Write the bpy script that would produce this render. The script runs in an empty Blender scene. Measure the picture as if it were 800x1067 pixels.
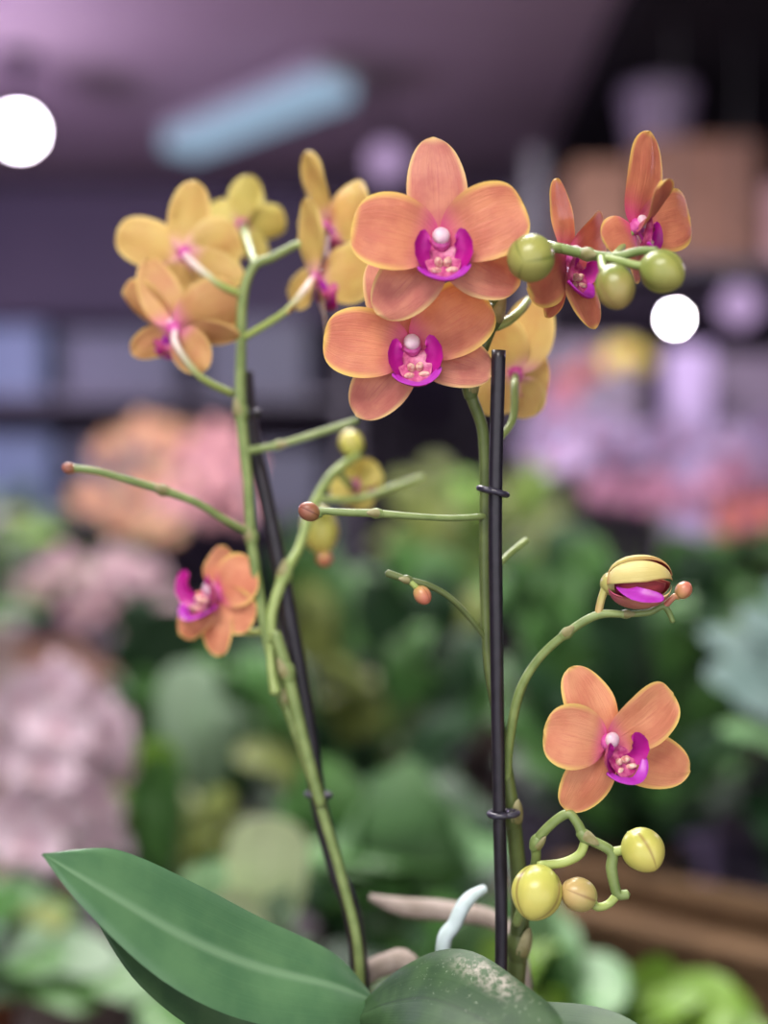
import bpy, bmesh, math, random
from mathutils import Vector, Matrix, Euler, noise as mnoise
V = Vector
PI = math.pi
random.seed(7)
scn = bpy.context.scene
COL = scn.collection
H = 1.30           # camera height
F = 1288.0         # focal length in pixels of the 800x1067 frame
S = 0.49 / F       # metres per pixel at the flowers


def P(px, py, Y):
    return V(((px - 400.0) / F * Y, Y, H - (py - 533.5) / F * Y))


# ------------------------------------------------------------------ materials
def lin(c):
    r = []
    for v in c[:3]:
        v = v / 255.0
        r.append(v / 12.92 if v <= 0.04045 else ((v + 0.055) / 1.055) ** 2.4)
    return (r[0], r[1], r[2], 1.0)


class NT:
    def __init__(self, name):
        self.m = bpy.data.materials.new(name)
        self.m.use_nodes = True
        self.t = self.m.node_tree
        self.t.nodes.clear()

    def n(self, kind, **kw):
        nd = self.t.nodes.new(kind)
        for k, v in kw.items():
            setattr(nd, k, v)
        return nd

    def l(self, a, b):
        self.t.links.new(a, b)

    def val(self, sock, x):
        if hasattr(x, 'is_output') or isinstance(x, bpy.types.NodeSocket):
            self.l(x, sock)
        else:
            sock.default_value = x

    def math(self, op, a, b=0.0, clamp=False):
        nd = self.n('ShaderNodeMath', operation=op)
        nd.use_clamp = clamp
        self.val(nd.inputs[0], a)
        self.val(nd.inputs[1], b)
        return nd.outputs[0]

    def smooth(self, x, a, b):
        nd = self.n('ShaderNodeMapRange', interpolation_type='SMOOTHSTEP')
        self.val(nd.inputs[0], x)
        nd.inputs[1].default_value = a
        nd.inputs[2].default_value = b
        return nd.outputs[0]

    def mix(self, f, a, b):
        nd = self.n('ShaderNodeMix', data_type='RGBA')
        self.val(nd.inputs[0], f)
        self.val(nd.inputs[6], a)
        self.val(nd.inputs[7], b)
        return nd.outputs[2]

    def noise(self, scale, detail=3.0, vec=None, rough=0.5):
        nd = self.n('ShaderNodeTexNoise')
        nd.inputs['Scale'].default_value = scale
        nd.inputs['Detail'].default_value = detail
        nd.inputs['Roughness'].default_value = rough
        if vec is not None:
            self.l(vec, nd.inputs['Vector'])
        return nd.outputs[0]

    def obj_co(self):
        return self.n('ShaderNodeTexCoord').outputs['Object']

    def uv(self):
        u = self.n('ShaderNodeUVMap')
        s = self.n('ShaderNodeSeparateXYZ')
        self.l(u.outputs[0], s.inputs[0])
        return s.outputs[0], s.outputs[1], u.outputs[0]

    def finish(self, col, rough=0.5, spec=0.4, trans=0.0, bump=None, bstr=0.3, bdist=0.001, coat=0.0, tcol=None, metal=0.0):
        p = self.n('ShaderNodeBsdfPrincipled')
        self.val(p.inputs['Base Color'], col)
        self.val(p.inputs['Roughness'], rough)
        p.inputs['Specular IOR Level'].default_value = spec
        p.inputs['Coat Weight'].default_value = coat
        p.inputs['Metallic'].default_value = metal
        if bump is not None:
            b = self.n('ShaderNodeBump')
            b.inputs['Strength'].default_value = bstr
            b.inputs['Distance'].default_value = bdist
            self.val(b.inputs['Height'], bump)
            self.l(b.outputs[0], p.inputs['Normal'])
        out = self.n('ShaderNodeOutputMaterial')
        if trans > 0:
            t = self.n('ShaderNodeBsdfTranslucent')
            self.val(t.inputs[0], tcol if tcol is not None else col)
            ms = self.n('ShaderNodeMixShader')
            ms.inputs[0].default_value = trans
            self.l(p.outputs[0], ms.inputs[1])
            self.l(t.outputs[0], ms.inputs[2])
            self.l(ms.outputs[0], out.inputs[0])
        else:
            self.l(p.outputs[0], out.inputs[0])
        return self.m


def petal_mat(name, main, second, edge, base, base_to=0.34, edge_from=0.84, trans=0.25, veins=0.5, vein_col=None):
    t = NT(name)
    u, v, uv = t.uv()
    co = t.obj_co()
    n1 = t.noise(90.0, 4.0, co)
    col = t.mix(t.smooth(n1, 0.35, 0.7), lin(main), lin(second))
    # veins run from the base to the tip
    mp = t.n('ShaderNodeMapping')
    mp.inputs['Scale'].default_value = (11.0, 1.1, 1.0)
    t.l(uv, mp.inputs[0])
    n2 = t.noise(2.2, 5.0, mp.outputs[0], 0.65)
    vf = t.math('MULTIPLY', t.smooth(n2, 0.5, 0.68), veins)
    col = t.mix(vf, col, lin(vein_col or second))
    a = t.math('ABSOLUTE', t.math('SUBTRACT', t.math('MULTIPLY', u, 2.0), 1.0))
    wob = t.math('MULTIPLY', t.math('SUBTRACT', n1, 0.5), 0.10)
    e1 = t.smooth(t.math('ADD', a, wob), edge_from, 1.0)
    e2 = t.smooth(t.math('ADD', v, wob), 0.88, 1.0)
    # the margin is widest near the tip
    e1 = t.math('MULTIPLY', e1, t.smooth(v, 0.15, 0.75))
    e = t.math('MAXIMUM', e1, e2)
    col = t.mix(t.math('MULTIPLY', e, 0.85), col, lin(edge))
    b = t.smooth(t.math('ADD', v, t.math('MULTIPLY', wob, 1.2)), base_to, 0.04)
    col = t.mix(b, col, lin(base))
    bump = t.math('ADD', n2, t.math('MULTIPLY', n1, 0.5))
    return t.finish(col, 0.40, 0.35, trans, bump, 0.5, 0.0009)


def leaf_mat(name, main, second, rib, trans=0.12, rough=0.38, spec=0.45, scale=60.0, ribw=0.06, under=None, patch=False, coat=0.0):
    t = NT(name)
    u, v, uv = t.uv()
    co = t.obj_co()
    n1 = t.noise(scale, 4.0, co)
    col = t.mix(t.smooth(n1, 0.3, 0.7), lin(main), lin(second))
    mp = t.n('ShaderNodeMapping')
    mp.inputs['Scale'].default_value = (40.0, 1.5, 1.0)
    t.l(uv, mp.inputs[0])
    n2 = t.noise(1.0, 3.0, mp.outputs[0], 0.6)
    col = t.mix(t.math('MULTIPLY', t.smooth(n2, 0.45, 0.75), 0.25), col, lin(second))
    a = t.math('ABSOLUTE', t.math('SUBTRACT', t.math('MULTIPLY', u, 2.0), 1.0))
    col = t.mix(t.math('MULTIPLY', t.smooth(a, ribw, 0.0), 0.8), col, lin(rib))
    if patch:   # dry scratched patch and pale specks
        d = t.n('ShaderNodeVectorMath', operation='DISTANCE')
        t.l(uv, d.inputs[0])
        d.inputs[1].default_value = (0.14, 0.53, 0.0)
        n3 = t.noise(260.0, 5.0, co, 0.7)
        near = t.math('MULTIPLY', t.smooth(d.outputs['Value'], 0.18, 0.02), 0.65)
        col = t.mix(t.math('MULTIPLY', near, t.smooth(n3, 0.42, 0.62)), col, lin((190, 178, 170)))
        d2 = t.n('ShaderNodeVectorMath', operation='DISTANCE')
        t.l(uv, d2.inputs[0])
        d2.inputs[1].default_value = (0.25, 0.55, 0.0)
        n4 = t.noise(420.0, 3.0, co, 0.7)
        near2 = t.math('MULTIPLY', t.smooth(d2.outputs['Value'], 0.45, 0.05), 0.6)
        col = t.mix(t.math('MULTIPLY', near2, t.smooth(n4, 0.62, 0.7)), col, lin((160, 170, 150)))
    return t.finish(col, rough, spec, trans, t.math('ADD', n2, n1), 0.15, 0.0006, coat)


def plain(name, c1, c2=None, rough=0.5, spec=0.4, scale=40.0, trans=0.0, bstr=0.1, bdist=0.001, metal=0.0, stretch=None):
    t = NT(name)
    co = t.obj_co()
    if stretch:
        mp = t.n('ShaderNodeMapping')
        mp.inputs['Scale'].default_value = stretch
        t.l(co, mp.inputs[0])
        co = mp.outputs[0]
    n1 = t.noise(scale, 4.0, co)
    col = t.mix(t.smooth(n1, 0.3, 0.7), lin(c1), lin(c2 or c1))
    return t.finish(col, rough, spec, trans, n1, bstr, bdist, metal=metal)


def glow(name, c, s):
    t = NT(name)
    e = t.n('ShaderNodeEmission')
    e.inputs[0].default_value = lin(c)
    e.inputs[1].default_value = s
    o = t.n('ShaderNodeOutputMaterial')
    t.l(e.outputs[0], o.inputs[0])
    return t.m


M = {}
# petals: faces
M['peach'] = petal_mat('peach_petal_face', (214, 139, 104), (196, 114, 90), (234, 206, 108), (214, 82, 140), base_to=0.40, edge_from=0.78, vein_col=(202, 110, 92))
M['dusty'] = petal_mat('dusty_sepal_face', (212, 142, 120), (190, 112, 102), (232, 206, 142), (210, 92, 140), base_to=0.38, edge_from=0.80, vein_col=(184, 98, 98))
M['salmon'] = petal_mat('salmon_petal_face', (228, 160, 122), (216, 138, 106), (240, 218, 122), (222, 92, 150), base_to=0.32, edge_from=0.80, vein_col=(210, 122, 100))
M['gold'] = petal_mat('golden_petal_back', (212, 184, 106), (208, 170, 102), (232, 212, 136), (236, 176, 178), base_to=0.32, edge_from=0.70, vein_col=(204, 150, 86))
M['gold_face'] = petal_mat('golden_petal_face', (214, 180, 106), (210, 166, 102), (234, 210, 130), (230, 146, 180), base_to=0.36, edge_from=0.72)
M['amber'] = petal_mat('amber_petal_back', (212, 166, 108), (208, 150, 104), (230, 202, 124), (228, 130, 170), base_to=0.36, edge_from=0.74)
M['lime'] = petal_mat('yellow_green_petal', (210, 198, 112), (202, 182, 100), (222, 212, 130), (216, 160, 150), base_to=0.24)
M['cream'] = petal_mat('cream_petal', (222, 210, 136), (216, 200, 122), (206, 154, 100), (220, 180, 110), base_to=0.15)
M['maroon'] = petal_mat('maroon_petal_face', (150, 50, 66), (168, 66, 70), (214, 140, 96), (150, 50, 80), base_to=0.2)
M['magenta'] = plain('magenta_lip', (196, 28, 150), (172, 20, 136), 0.35, 0.4, 120.0, 0.2)
M['violet'] = plain('violet_lip', (190, 70, 196), (176, 40, 170), 0.35, 0.4, 160.0, 0.2)
M['blush'] = plain('pink_column', (204, 66, 156), (226, 120, 188), 0.4, 0.4, 200.0, 0.2)
M['rose_lip'] = plain('rose_lip_inside', (170, 34, 112), (216, 116, 156), 0.35, 0.4, 380.0, 0.2)
M['white'] = plain('white_anther_cap', (236, 214, 222), (226, 186, 206), 0.35, 0.4, 300.0, 0.15)
M['callus'] = plain('speckled_yellow_callus', (240, 214, 190), (206, 130, 130), 0.4, 0.4, 700.0, 0.15)
# plant
M['stem'] = plain('green_stem', (104, 124, 68), (126, 144, 86), 0.42, 0.45, 120.0)
M['stem_dark'] = plain('dark_green_stem', (78, 92, 50), (92, 106, 58), 0.42, 0.45, 120.0)
M['stem_pale'] = plain('pale_green_stem', (146, 164, 98), (130, 150, 84), 0.42, 0.45, 120.0)
M['stem_lime'] = plain('lime_stem', (160, 176, 98), (146, 164, 90), 0.42, 0.45, 120.0)

_t = NT('blush_pedicel')
_u, _v, _w = _t.uv()
M['ped_blush'] = _t.finish(_t.mix(_t.smooth(_v, 0.15, 0.75), lin((232, 206, 206)), lin((150, 168, 92))), 0.42, 0.4)
M['bract'] = plain('dry_bract', (150, 146, 110), (120, 116, 70), 0.6, 0.3, 200.0)
M['bud'] = None
M['leaf'] = leaf_mat('orchid_leaf', (74, 114, 78), (92, 132, 90), (124, 160, 122), 0.08, 0.36, 0.45, 45.0, 0.16, coat=0.1)
M['leaf_dark'] = leaf_mat('dark_orchid_leaf', (44, 68, 44), (60, 86, 54), (40, 60, 40), 0.06, 0.52, 0.2, 70.0, 0.05, patch=True)
M['leaf_plain'] = leaf_mat('plain_dark_orchid_leaf', (50, 78, 50), (64, 92, 58), (80, 110, 76), 0.06, 0.5, 0.3, 70.0, 0.05)
M['root'] = plain('silver_aerial_root', (206, 222, 226), (186, 206, 204), 0.6, 0.3, 150.0)
M['root_tan'] = plain('dry_aerial_root', (162, 150, 142), (136, 124, 114), 0.7, 0.25, 90.0)
M['stake'] = plain('black_plastic', (24, 22, 30), (34, 30, 40), 0.38, 0.5, 200.0)
M['clip'] = plain('clip_plastic', (40, 38, 52), (54, 52, 66), 0.3, 0.5, 200.0)
M['pot'] = plain('clear_grey_pot', (70, 72, 66), (88, 88, 80), 0.35, 0.5, 30.0)
M['bark'] = plain('bark_chips', (74, 50, 34), (110, 78, 52), 0.85, 0.2, 220.0, bstr=0.9, bdist=0.006)


def bud_mat(name, c1, c2, seam):
    t = NT(name)
    u, v, uv = t.uv()
    co = t.obj_co()
    n1 = t.noise(140.0, 4.0, co)
    col = t.mix(t.smooth(t.math('ADD', v, t.math('MULTIPLY', t.math('SUBTRACT', n1, 0.5), 0.5)), 0.15, 0.85), lin(c1), lin(c2))
    s = t.math('ABSOLUTE', t.math('SUBTRACT', t.math('FRACT', t.math('MULTIPLY', u, 3.0)), 0.5))
    col = t.mix(t.math('MULTIPLY', t.smooth(s, 0.07, 0.0), 0.75), col, lin(seam))
    return t.finish(col, 0.32, 0.5, 0.1, n1, 0.12, 0.0006)


M['bud_green'] = bud_mat('green_bud', (134, 148, 76), (164, 164, 88), (104, 116, 50))
M['bud_olive'] = bud_mat('olive_bud', (118, 136, 60), (168, 150, 90), (150, 120, 80))
M['bud_yellow'] = bud_mat('yellow_bud', (186, 190, 92), (206, 198, 104), (150, 124, 70))
M['bud_tan'] = bud_mat('tan_bud', (180, 178, 104), (196, 170, 112), (150, 116, 76))
M['bud_peach'] = bud_mat('peach_bud', (194, 160, 100), (196, 118, 96), (150, 90, 70))
M['bud_brown'] = bud_mat('brown_bud', (150, 110, 70), (148, 92, 76), (96, 50, 44))


# ------------------------------------------------------------------ mesh helpers
def catmull(pts, n):
    pts = [p if isinstance(p, tuple) else p for p in pts]
    k = len(pts)
    out = []
    for i in range(n + 1):
        s = i / n * (k - 1)
        j = min(int(s), k - 2)
        f = s - j
        p0 = pts[max(j - 1, 0)]
        p1 = pts[j]
        p2 = pts[j + 1]
        p3 = pts[min(j + 2, k - 1)]

        def cr(a, b, c, d):
            return 0.5 * ((2 * b) + (c - a) * f + (2 * a - 5 * b + 4 * c - d) * f * f + (3 * b - a - 3 * c + d) * f ** 3)
        out.append(cr(p0, p1, p2, p3))
    return out


def newbm():
    bm = bmesh.new()
    bm.loops.layers.uv.new('UVMap')
    return bm


def grid_face(bm, vs, uvs, mi, smooth=True):
    u, q = [], []
    for a, b in zip(vs, uvs):
        if a not in u:
            u.append(a)
            q.append(b)
    if len(u) < 3:
        return
    try:
        f = bm.faces.new(u)
    except ValueError:
        return
    f.material_index = mi
    f.smooth = smooth
    L = bm.loops.layers.uv.active
    for lp, c in zip(f.loops, q):
        lp[L].uv = c


def blade(bm, spine, hw, nhint, nu=10, nv=18, cup=0.0, fold=0.0, thick=0.0005, wave=0.0, wf=3.0, front=0, back=1, seed=0.0, ease=True):
    """A thin solid blade along a spine. hw(t) gives (left, right) half widths; nhint is the face direction (or a function of t)."""
    ts = [(1 - math.cos(PI * i / nv)) / 2 if ease else i / nv for i in range(nv + 1)]
    fine = catmull(spine, 60)

    def at(t):
        s = t * 60
        j = min(int(s), 59)
        return fine[j].lerp(fine[j + 1], s - j)
    A, B, UVs = [], [], []
    for i, t in enumerate(ts):
        c = at(t)
        tg = (at(min(t + 0.01, 1)) - at(max(t - 0.01, 0))).normalized()
        nh = nhint(t) if callable(nhint) else nhint
        nn = (nh - tg * nh.dot(tg)).normalized()
        side = tg.cross(nn).normalized()
        wl, wr = hw(t)
        ra, rb, ru = [], [], []
        for j in range(nu + 1):
            u = -1 + 2 * j / nu
            w = wl if u < 0 else wr
            off = side * (u * w)
            z = cup * u * u * w + fold * abs(u) * w
            if wave:
                z += wave * (0.25 + 0.75 * abs(u)) * mnoise.noise(V((u * 1.3 + seed * 7.1, t * wf + seed * 3.3, seed)))
            p = c + off + nn * z
            if j in (0, nu) or i in (0, nv):
                v = bm.verts.new(p)
                ra.append(v)
                rb.append(v)
            else:
                k = (1 - u * u) ** 0.5
                ra.append(bm.verts.new(p + nn * thick * 0.5 * k))
                rb.append(bm.verts.new(p - nn * thick * 0.5 * k))
            ru.append(((u + 1) / 2, t))
        A.append(ra)
        B.append(rb)
        UVs.append(ru)
    for i in range(nv):
        for j in range(nu):
            q = [(i, j), (i, j + 1), (i + 1, j + 1), (i + 1, j)]
            uvs = [UVs[a][b] for a, b in q]
            grid_face(bm, [A[a][b] for a, b in q], uvs, front)
            grid_face(bm, [B[a][b] for a, b in reversed(q)], list(reversed(uvs)), back)
    ring = A[0] + [r[-1] for r in A[1:]] + list(reversed(A[-1]))[1:] + [r[0] for r in reversed(A[:-1])]
    for p, q in zip(ring, ring[1:]):
        e = bm.edges.get((p, q)) if p is not q else None
        if e:
            e.smooth = False


def prof(wl, wr, a, b, base=0.0):
    tm = a / (a + b)
    mx = tm ** a * (1 - tm) ** b

    def f(t):
        h = (max(t, 0) ** a) * (max(1 - t, 0) ** b) / mx
        h = max(h, base * (1 - t) ** 0.5 if t < tm else 0.0)
        return (wl * h + 1e-6, wr * h + 1e-6)
    return f


def prof_pts(left, right):
    def g(arr, t):
        s = t * (len(arr) - 1)
        j = min(int(s), len(arr) - 2)
        f = s - j
        p0, p1, p2, p3 = arr[max(j - 1, 0)], arr[j], arr[j + 1], arr[min(j + 2, len(arr) - 1)]
        r = 0.5 * ((2 * p1) + (p2 - p0) * f + (2 * p0 - 5 * p1 + 4 * p2 - p3) * f * f + (3 * p1 - p0 - 3 * p2 + p3) * f ** 3)
        return max(r, 1e-6)
    return lambda t: (g(left, t), g(right, t))


def tube(bm, pts, rad, n=None, seg=10, mi=0, caps=True):
    n = n or max(6, 5 * (len(pts) - 1))
    c = catmull(pts, n)
    if isinstance(rad, (int, float)):
        rad = [rad, rad]
    rr = [rad[0]] if len(rad) == 1 else None
    if len(rad) < 3:
        R = [rad[0] + (rad[-1] - rad[0]) * i / n for i in range(n + 1)]
    else:
        R = [max(x, 1e-5) for x in catmull(list(rad), n)]
    tg0 = (c[1] - c[0]).normalized()
    ref = V((0, 0, 1)) if abs(tg0.z) < 0.8 else V((0, 1, 0))
    x = tg0.cross(ref).normalized()
    rings = []
    for i in range(n + 1):
        tg = (c[min(i + 1, n)] - c[max(i - 1, 0)]).normalized()
        x = (x - tg * x.dot(tg)).normalized()
        y = tg.cross(x)
        rings.append([bm.verts.new(c[i] + (x * math.cos(2 * PI * k / seg) + y * math.sin(2 * PI * k / seg)) * R[i]) for k in range(seg)])
    for i in range(n):
        for k in range(seg):
            k2 = (k + 1) % seg
            grid_face(bm, [rings[i][k], rings[i][k2], rings[i + 1][k2], rings[i + 1][k]],
                      [(k / seg, i / n), ((k + 1) / seg, i / n), ((k + 1) / seg, (i + 1) / n), (k / seg, (i + 1) / n)], mi)
    if caps:
        for ring, tgv, r, fl in ((rings[0], (c[0] - c[1]).normalized(), R[0], True), (rings[-1], (c[-1] - c[-2]).normalized(), R[-1], False)):
            ce = sum((v.co for v in ring), V()) / seg
            t = bm.verts.new(ce + tgv * r * 0.6)
            for k in range(seg):
                a, b = ring[k], ring[(k + 1) % seg]
                grid_face(bm, [b, a, t] if fl else [a, b, t], [(0, 0)] * 3, mi)


def ovoid(bm, c, axis, length, radius, mi=0, seg=18, rings=14, seams=0.0, point=0.0, ref=None, fat=0.0):
    """An ovoid whose long axis runs along axis; seams cut three shallow grooves; point sharpens the far end."""
    ax = axis.normalized()
    rf = ref or (V((0, 0, 1)) if abs(ax.z) < 0.8 else V((1, 0, 0)))
    x = ax.cross(rf).normalized()
    y = ax.cross(x)
    rows = []
    for i in range(rings + 1):
        t = i / rings
        a = PI * t
        z = -math.cos(a) * 0.5 * length
        r = math.sin(a) * radius
        if point and t > 0.5:
            r *= 1 - point * ((t - 0.5) * 2) ** 2
        if fat:
            r *= 1 + fat * math.cos(a)
        row = []
        for k in range(seg + 1):
            th = 2 * PI * k / seg
            rr = r
            if seams:
                s = abs(((k / seg * 3) % 1.0) - 0.5)
                rr = r * (1 - seams * max(0, 1 - s / 0.16))
            row.append(None if k == seg else bm.verts.new(c + ax * z + (x * math.cos(th) + y * math.sin(th)) * rr))
        row[seg] = row[0]
        if i in (0, rings):
            for k in range(1, seg):
                bm.verts.remove(row[k])
            row = [row[0]] * (seg + 1)
        rows.append(row)
    for i in range(rings):
        for k in range(seg):
            grid_face(bm, [rows[i][k], rows[i][k + 1], rows[i + 1][k + 1], rows[i + 1][k]],
                      [(k / seg, i / rings), ((k + 1) / seg, i / rings), ((k + 1) / seg, (i + 1) / rings), (k / seg, (i + 1) / rings)], mi)


def lathe(bm, c, prof_, seg=28, mi=0, wob=0.0):
    rings = []
    for (r, z) in prof_:
        rings.append([bm.verts.new(c + V((r * math.cos(2 * PI * k / seg), r * math.sin(2 * PI * k / seg), z))) for k in range(seg)])
    for a, b in zip(rings, rings[1:]):
        for k in range(seg):
            k2 = (k + 1) % seg
            grid_face(bm, [a[k], a[k2], b[k2], b[k]], [(k / seg, 0), ((k + 1) / seg, 0), ((k + 1) / seg, 1), (k / seg, 1)], mi)
    for ring, fl in ((rings[0], True), (rings[-1], False)):
        grid_face(bm, list(reversed(ring)) if fl else ring, [(0, 0)] * seg, mi, False)


def box(bm, lo, hi, mi=0, bev=0.0, rot=None, piv=None):
    vs = [V((x, y, z)) for x in (lo[0], hi[0]) for y in (lo[1], hi[1]) for z in (lo[2], hi[2])]
    if rot is not None:
        pv = piv or (V(lo) + V(hi)) / 2
        vs = [pv + rot @ (v - pv) for v in vs]
    b = [bm.verts.new(v) for v in vs]
    fs = []
    for q in ((0, 1, 3, 2), (4, 6, 7, 5), (0, 4, 5, 1), (2, 3, 7, 6), (0, 2, 6, 4), (1, 5, 7, 3)):
        f = bm.faces.new([b[i] for i in q])
        f.material_index = mi
        fs.append(f)
    if bev:
        es = list({e for f in fs for e in f.edges})
        bmesh.ops.bevel(bm, geom=es, offset=bev, segments=2, affect='EDGES', profile=0.5)


def obj(name, bm, mats, parent=None, origin=None):
    """Link a bmesh drawn in world coordinates as one mesh object with its origin at `origin`."""
    og = V(origin) if origin is not None else (parent_world(parent) if parent else V())
    for v in bm.verts:
        v.co -= og
    bmesh.ops.recalc_face_normals(bm, faces=bm.faces) if False else None
    me = bpy.data.meshes.new(name)
    bm.to_mesh(me)
    bm.free()
    if not isinstance(mats, (list, tuple)):
        mats = [mats]
    for m in mats:
        me.materials.append(m)
    o = bpy.data.objects.new(name, me)
    COL.objects.link(o)
    if parent:
        o.parent = parent
        o.location = og - parent_world(parent)
    else:
        o.location = og
    return o


def parent_world(o):
    p = V(o.location)
    while o.parent:
        o = o.parent
        p = p + V(o.location)
    return p


def tag(o, label, cat, group=None, kind=None):
    o['label'] = label
    o['category'] = cat
    if group:
        o['group'] = group
    if kind:
        o['kind'] = kind
    return o


def thing(name, loc, label, cat, group=None):
    o = bpy.data.objects.new(name, None)
    o.empty_display_size = 0.02
    COL.objects.link(o)
    o.location = loc
    return tag(o, label, cat, group)


def structure(name, bm, mats, origin=None):
    o = obj(name, bm, mats, None, origin or V())
    o['kind'] = 'structure'
    return o


# ================================================================== THE ORCHID
POT_C = V((0.018, 0.545, H - 0.375))
BENCH_Z = POT_C.z
orchid = thing('moth_orchid', POT_C, 'peach-orange moth orchid with two tall flower spikes on black stakes, in focus at the front', 'orchid')

b = newbm()
lathe(b, POT_C, [(0.050, 0.0), (0.053, 0.003), (0.066, 0.118), (0.070, 0.120), (0.071, 0.130), (0.067, 0.131), (0.064, 0.112)], 40)
obj('pot', b, M['pot'], orchid, POT_C)
b = newbm()
lathe(b, POT_C + V((0, 0, 0.100)), [(0.0635, 0.0), (0.0635, 0.010), (0.030, 0.017), (0.004, 0.018)], 40)
obj('bark_mix', b, M['bark'], orchid, POT_C + V((0, 0, 0.1)))


def leaf_part(name, spine, wl, wr, n, mats, fold=0.0, cup=0.0, thick=0.002, wave=0.0, nv=40, nu=16, seed=0.0):
    bb = newbm()
    blade(bb, spine, prof_pts(wl, wr), n, nu, nv, cup, fold, thick, wave, 2.2, 0, 1, seed)
    return obj(name, bb, mats, orchid, spine[0])


# left leaf (from the crown to the tip); side = tangent x normal, so "left" is the lower edge
k = 0.49 / F
leaf_part('leaf', [P(384, 1042, 0.520), P(345, 1028, 0.508), P(265, 1008, 0.492), P(190, 977, 0.478), P(100, 925, 0.466), P(44, 890, 0.462)],
          [30 * k, 46 * k, 57 * k, 50 * k, 25 * k, 0.5 * k], [12 * k, 38 * k, 54 * k, 58 * k, 44 * k, 0.5 * k],
          V((0.25, -0.72, 0.66)), [M['leaf'], M['leaf_dark']], fold=0.16, cup=-0.14, wave=0.002, seed=1.2)
# a lower leaf under it, showing as a dark strip
leaf_part('leaf', [P(384, 1060, 0.525), P(330, 1066, 0.515), P(240, 1058, 0.505), P(160, 1010, 0.495), P(96, 950, 0.490)],
          [14 * k, 34 * k, 34 * k, 26 * k, 1 * k], [14 * k, 34 * k, 34 * k, 24 * k, 1 * k],
          V((0.2, -0.55, 0.8)), [M['leaf_plain'], M['leaf_plain']], fold=0.1, cup=-0.1, seed=2.2)
# right leaf arching towards the viewer
leaf_part('leaf', [P(372, 1060, 0.515), P(408, 1046, 0.494), P(450, 1042, 0.474), P(503, 1064, 0.456), P(545, 1094, 0.440), P(585, 1140, 0.425)],
          [14 * k, 50 * k, 66 * k, 58 * k, 50 * k, 2 * k], [12 * k, 34 * k, 50 * k, 46 * k, 30 * k, 2 * k],
          lambda t: V((-0.05 + 0.25 * t, -0.72, 0.69)), [M['leaf_dark'], M['leaf']], fold=0.12, cup=-0.16, wave=0.004, seed=3.4)
# the leaf behind it to the right
leaf_part('leaf', [P(400, 1085, 0.525), P(470, 1082, 0.50), P(560, 1084, 0.485), P(640, 1092, 0.468), P(720, 1122, 0.452)],
          [16 * k, 36 * k, 46 * k, 38 * k, 2 * k], [14 * k, 24 * k, 26 * k, 20 * k, 2 * k],
          V((0.12, -0.7, 0.7)), [M['leaf_plain'], M['leaf_dark']], fold=0.10, cup=-0.2, wave=0.003, seed=4.4)

b = newbm()      # short leafy crown the leaves clasp
tube(b, [POT_C + V((-0.012, -0.015, 0.105)), P(381, 1075, 0.523), P(382, 1048, 0.522)], [0.010, 0.010, 0.006], 10, 14)
obj('crown', b, M['stem_dark'], orchid)

# aerial roots
b = newbm()
tube(b, [POT_C + V((0.02, 0.0, 0.115)), P(462, 1000, 0.530), P(474, 962, 0.528), P(487, 938, 0.528), P(505, 926, 0.532)], [7 * k, 8.5 * k, 8.5 * k, 8 * k, 5 * k], 24, 12)
obj('aerial_root', b, M['root'], orchid)['label'] = 'silvery white aerial root'
b = newbm()
tube(b, [P(386, 935, 0.60), P(420, 945, 0.60), P(470, 950, 0.598), P(520, 962, 0.585), P(545, 1010, 0.575), POT_C + V((0.045, 0.02, 0.112))], [4 * k, 12 * k, 13 * k, 11 * k, 9 * k, 8 * k], 30, 12)
obj('aerial_root', b, M['root_tan'], orchid)['label'] = 'pale tan dry aerial root'
b = newbm()
tube(b, [P(378, 1018, 0.57), P(400, 1006, 0.568), P(430, 1010, 0.562), POT_C + V((0.01, 0.02, 0.116))], [13 * k, 14 * k, 12 * k, 8 * k], 18, 12)
obj('aerial_root', b, M['root_tan'], orchid)['label'] = 'pale tan dry aerial root'


# ---------------------------------------------------------------- stems
def stem(pts, rads, mat, name='flower_spike', parent=None, nodes=()):
    """pts: (px, py, Y); rads in px at 0.49 m; nodes: indices that carry a swollen node with a sheathing bract."""
    w = [P(*p) if not isinstance(p, V) else p for p in pts]
    bb = newbm()
    RS = [r * max(0.3, q.y) / F for r, q in zip(rads, w)]
    tube(bb, w, RS, 8 * (len(w) - 1), 12)
    for i in nodes:
        ax = (w[min(i + 1, len(w) - 1)] - w[max(i - 1, 0)]).normalized()
        r = RS[i]
        tube(bb, [w[i] - ax * r * 1.6, w[i] - ax * r * 0.5, w[i] + ax * r * 0.4, w[i] + ax * r * 1.4], [r * 0.98, r * 1.3, r * 1.38, r * 0.98], 8, 12)
    o = obj(name, bb, mat, parent or orchid, w[0])
    for i in nodes:
        ax = (w[min(i + 1, len(w) - 1)] - w[max(i - 1, 0)]).normalized()
        r = RS[i]
        nb = newbm()
        nrm = V((0.6 if i % 2 else -0.6, -0.8, 0.0))
        nrm = (nrm - ax * nrm.dot(ax)).normalized()
        c0 = w[i] + nrm * r * 1.25
        blade(nb, [c0 - ax * r * 0.8, c0 + ax * r * 0.9 + nrm * r * 0.25, c0 + ax * r * 2.6 + nrm * r * 0.15], prof(r * 1.1, r * 1.1, 0.25, 0.7), nrm, 6, 8, -0.5, 0.0, 0.0004)
        if parent is None:
            obj('bract', nb, [M['bract'], M['bract']], o, c0)
        else:
            nb.free()
    return o


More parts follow.
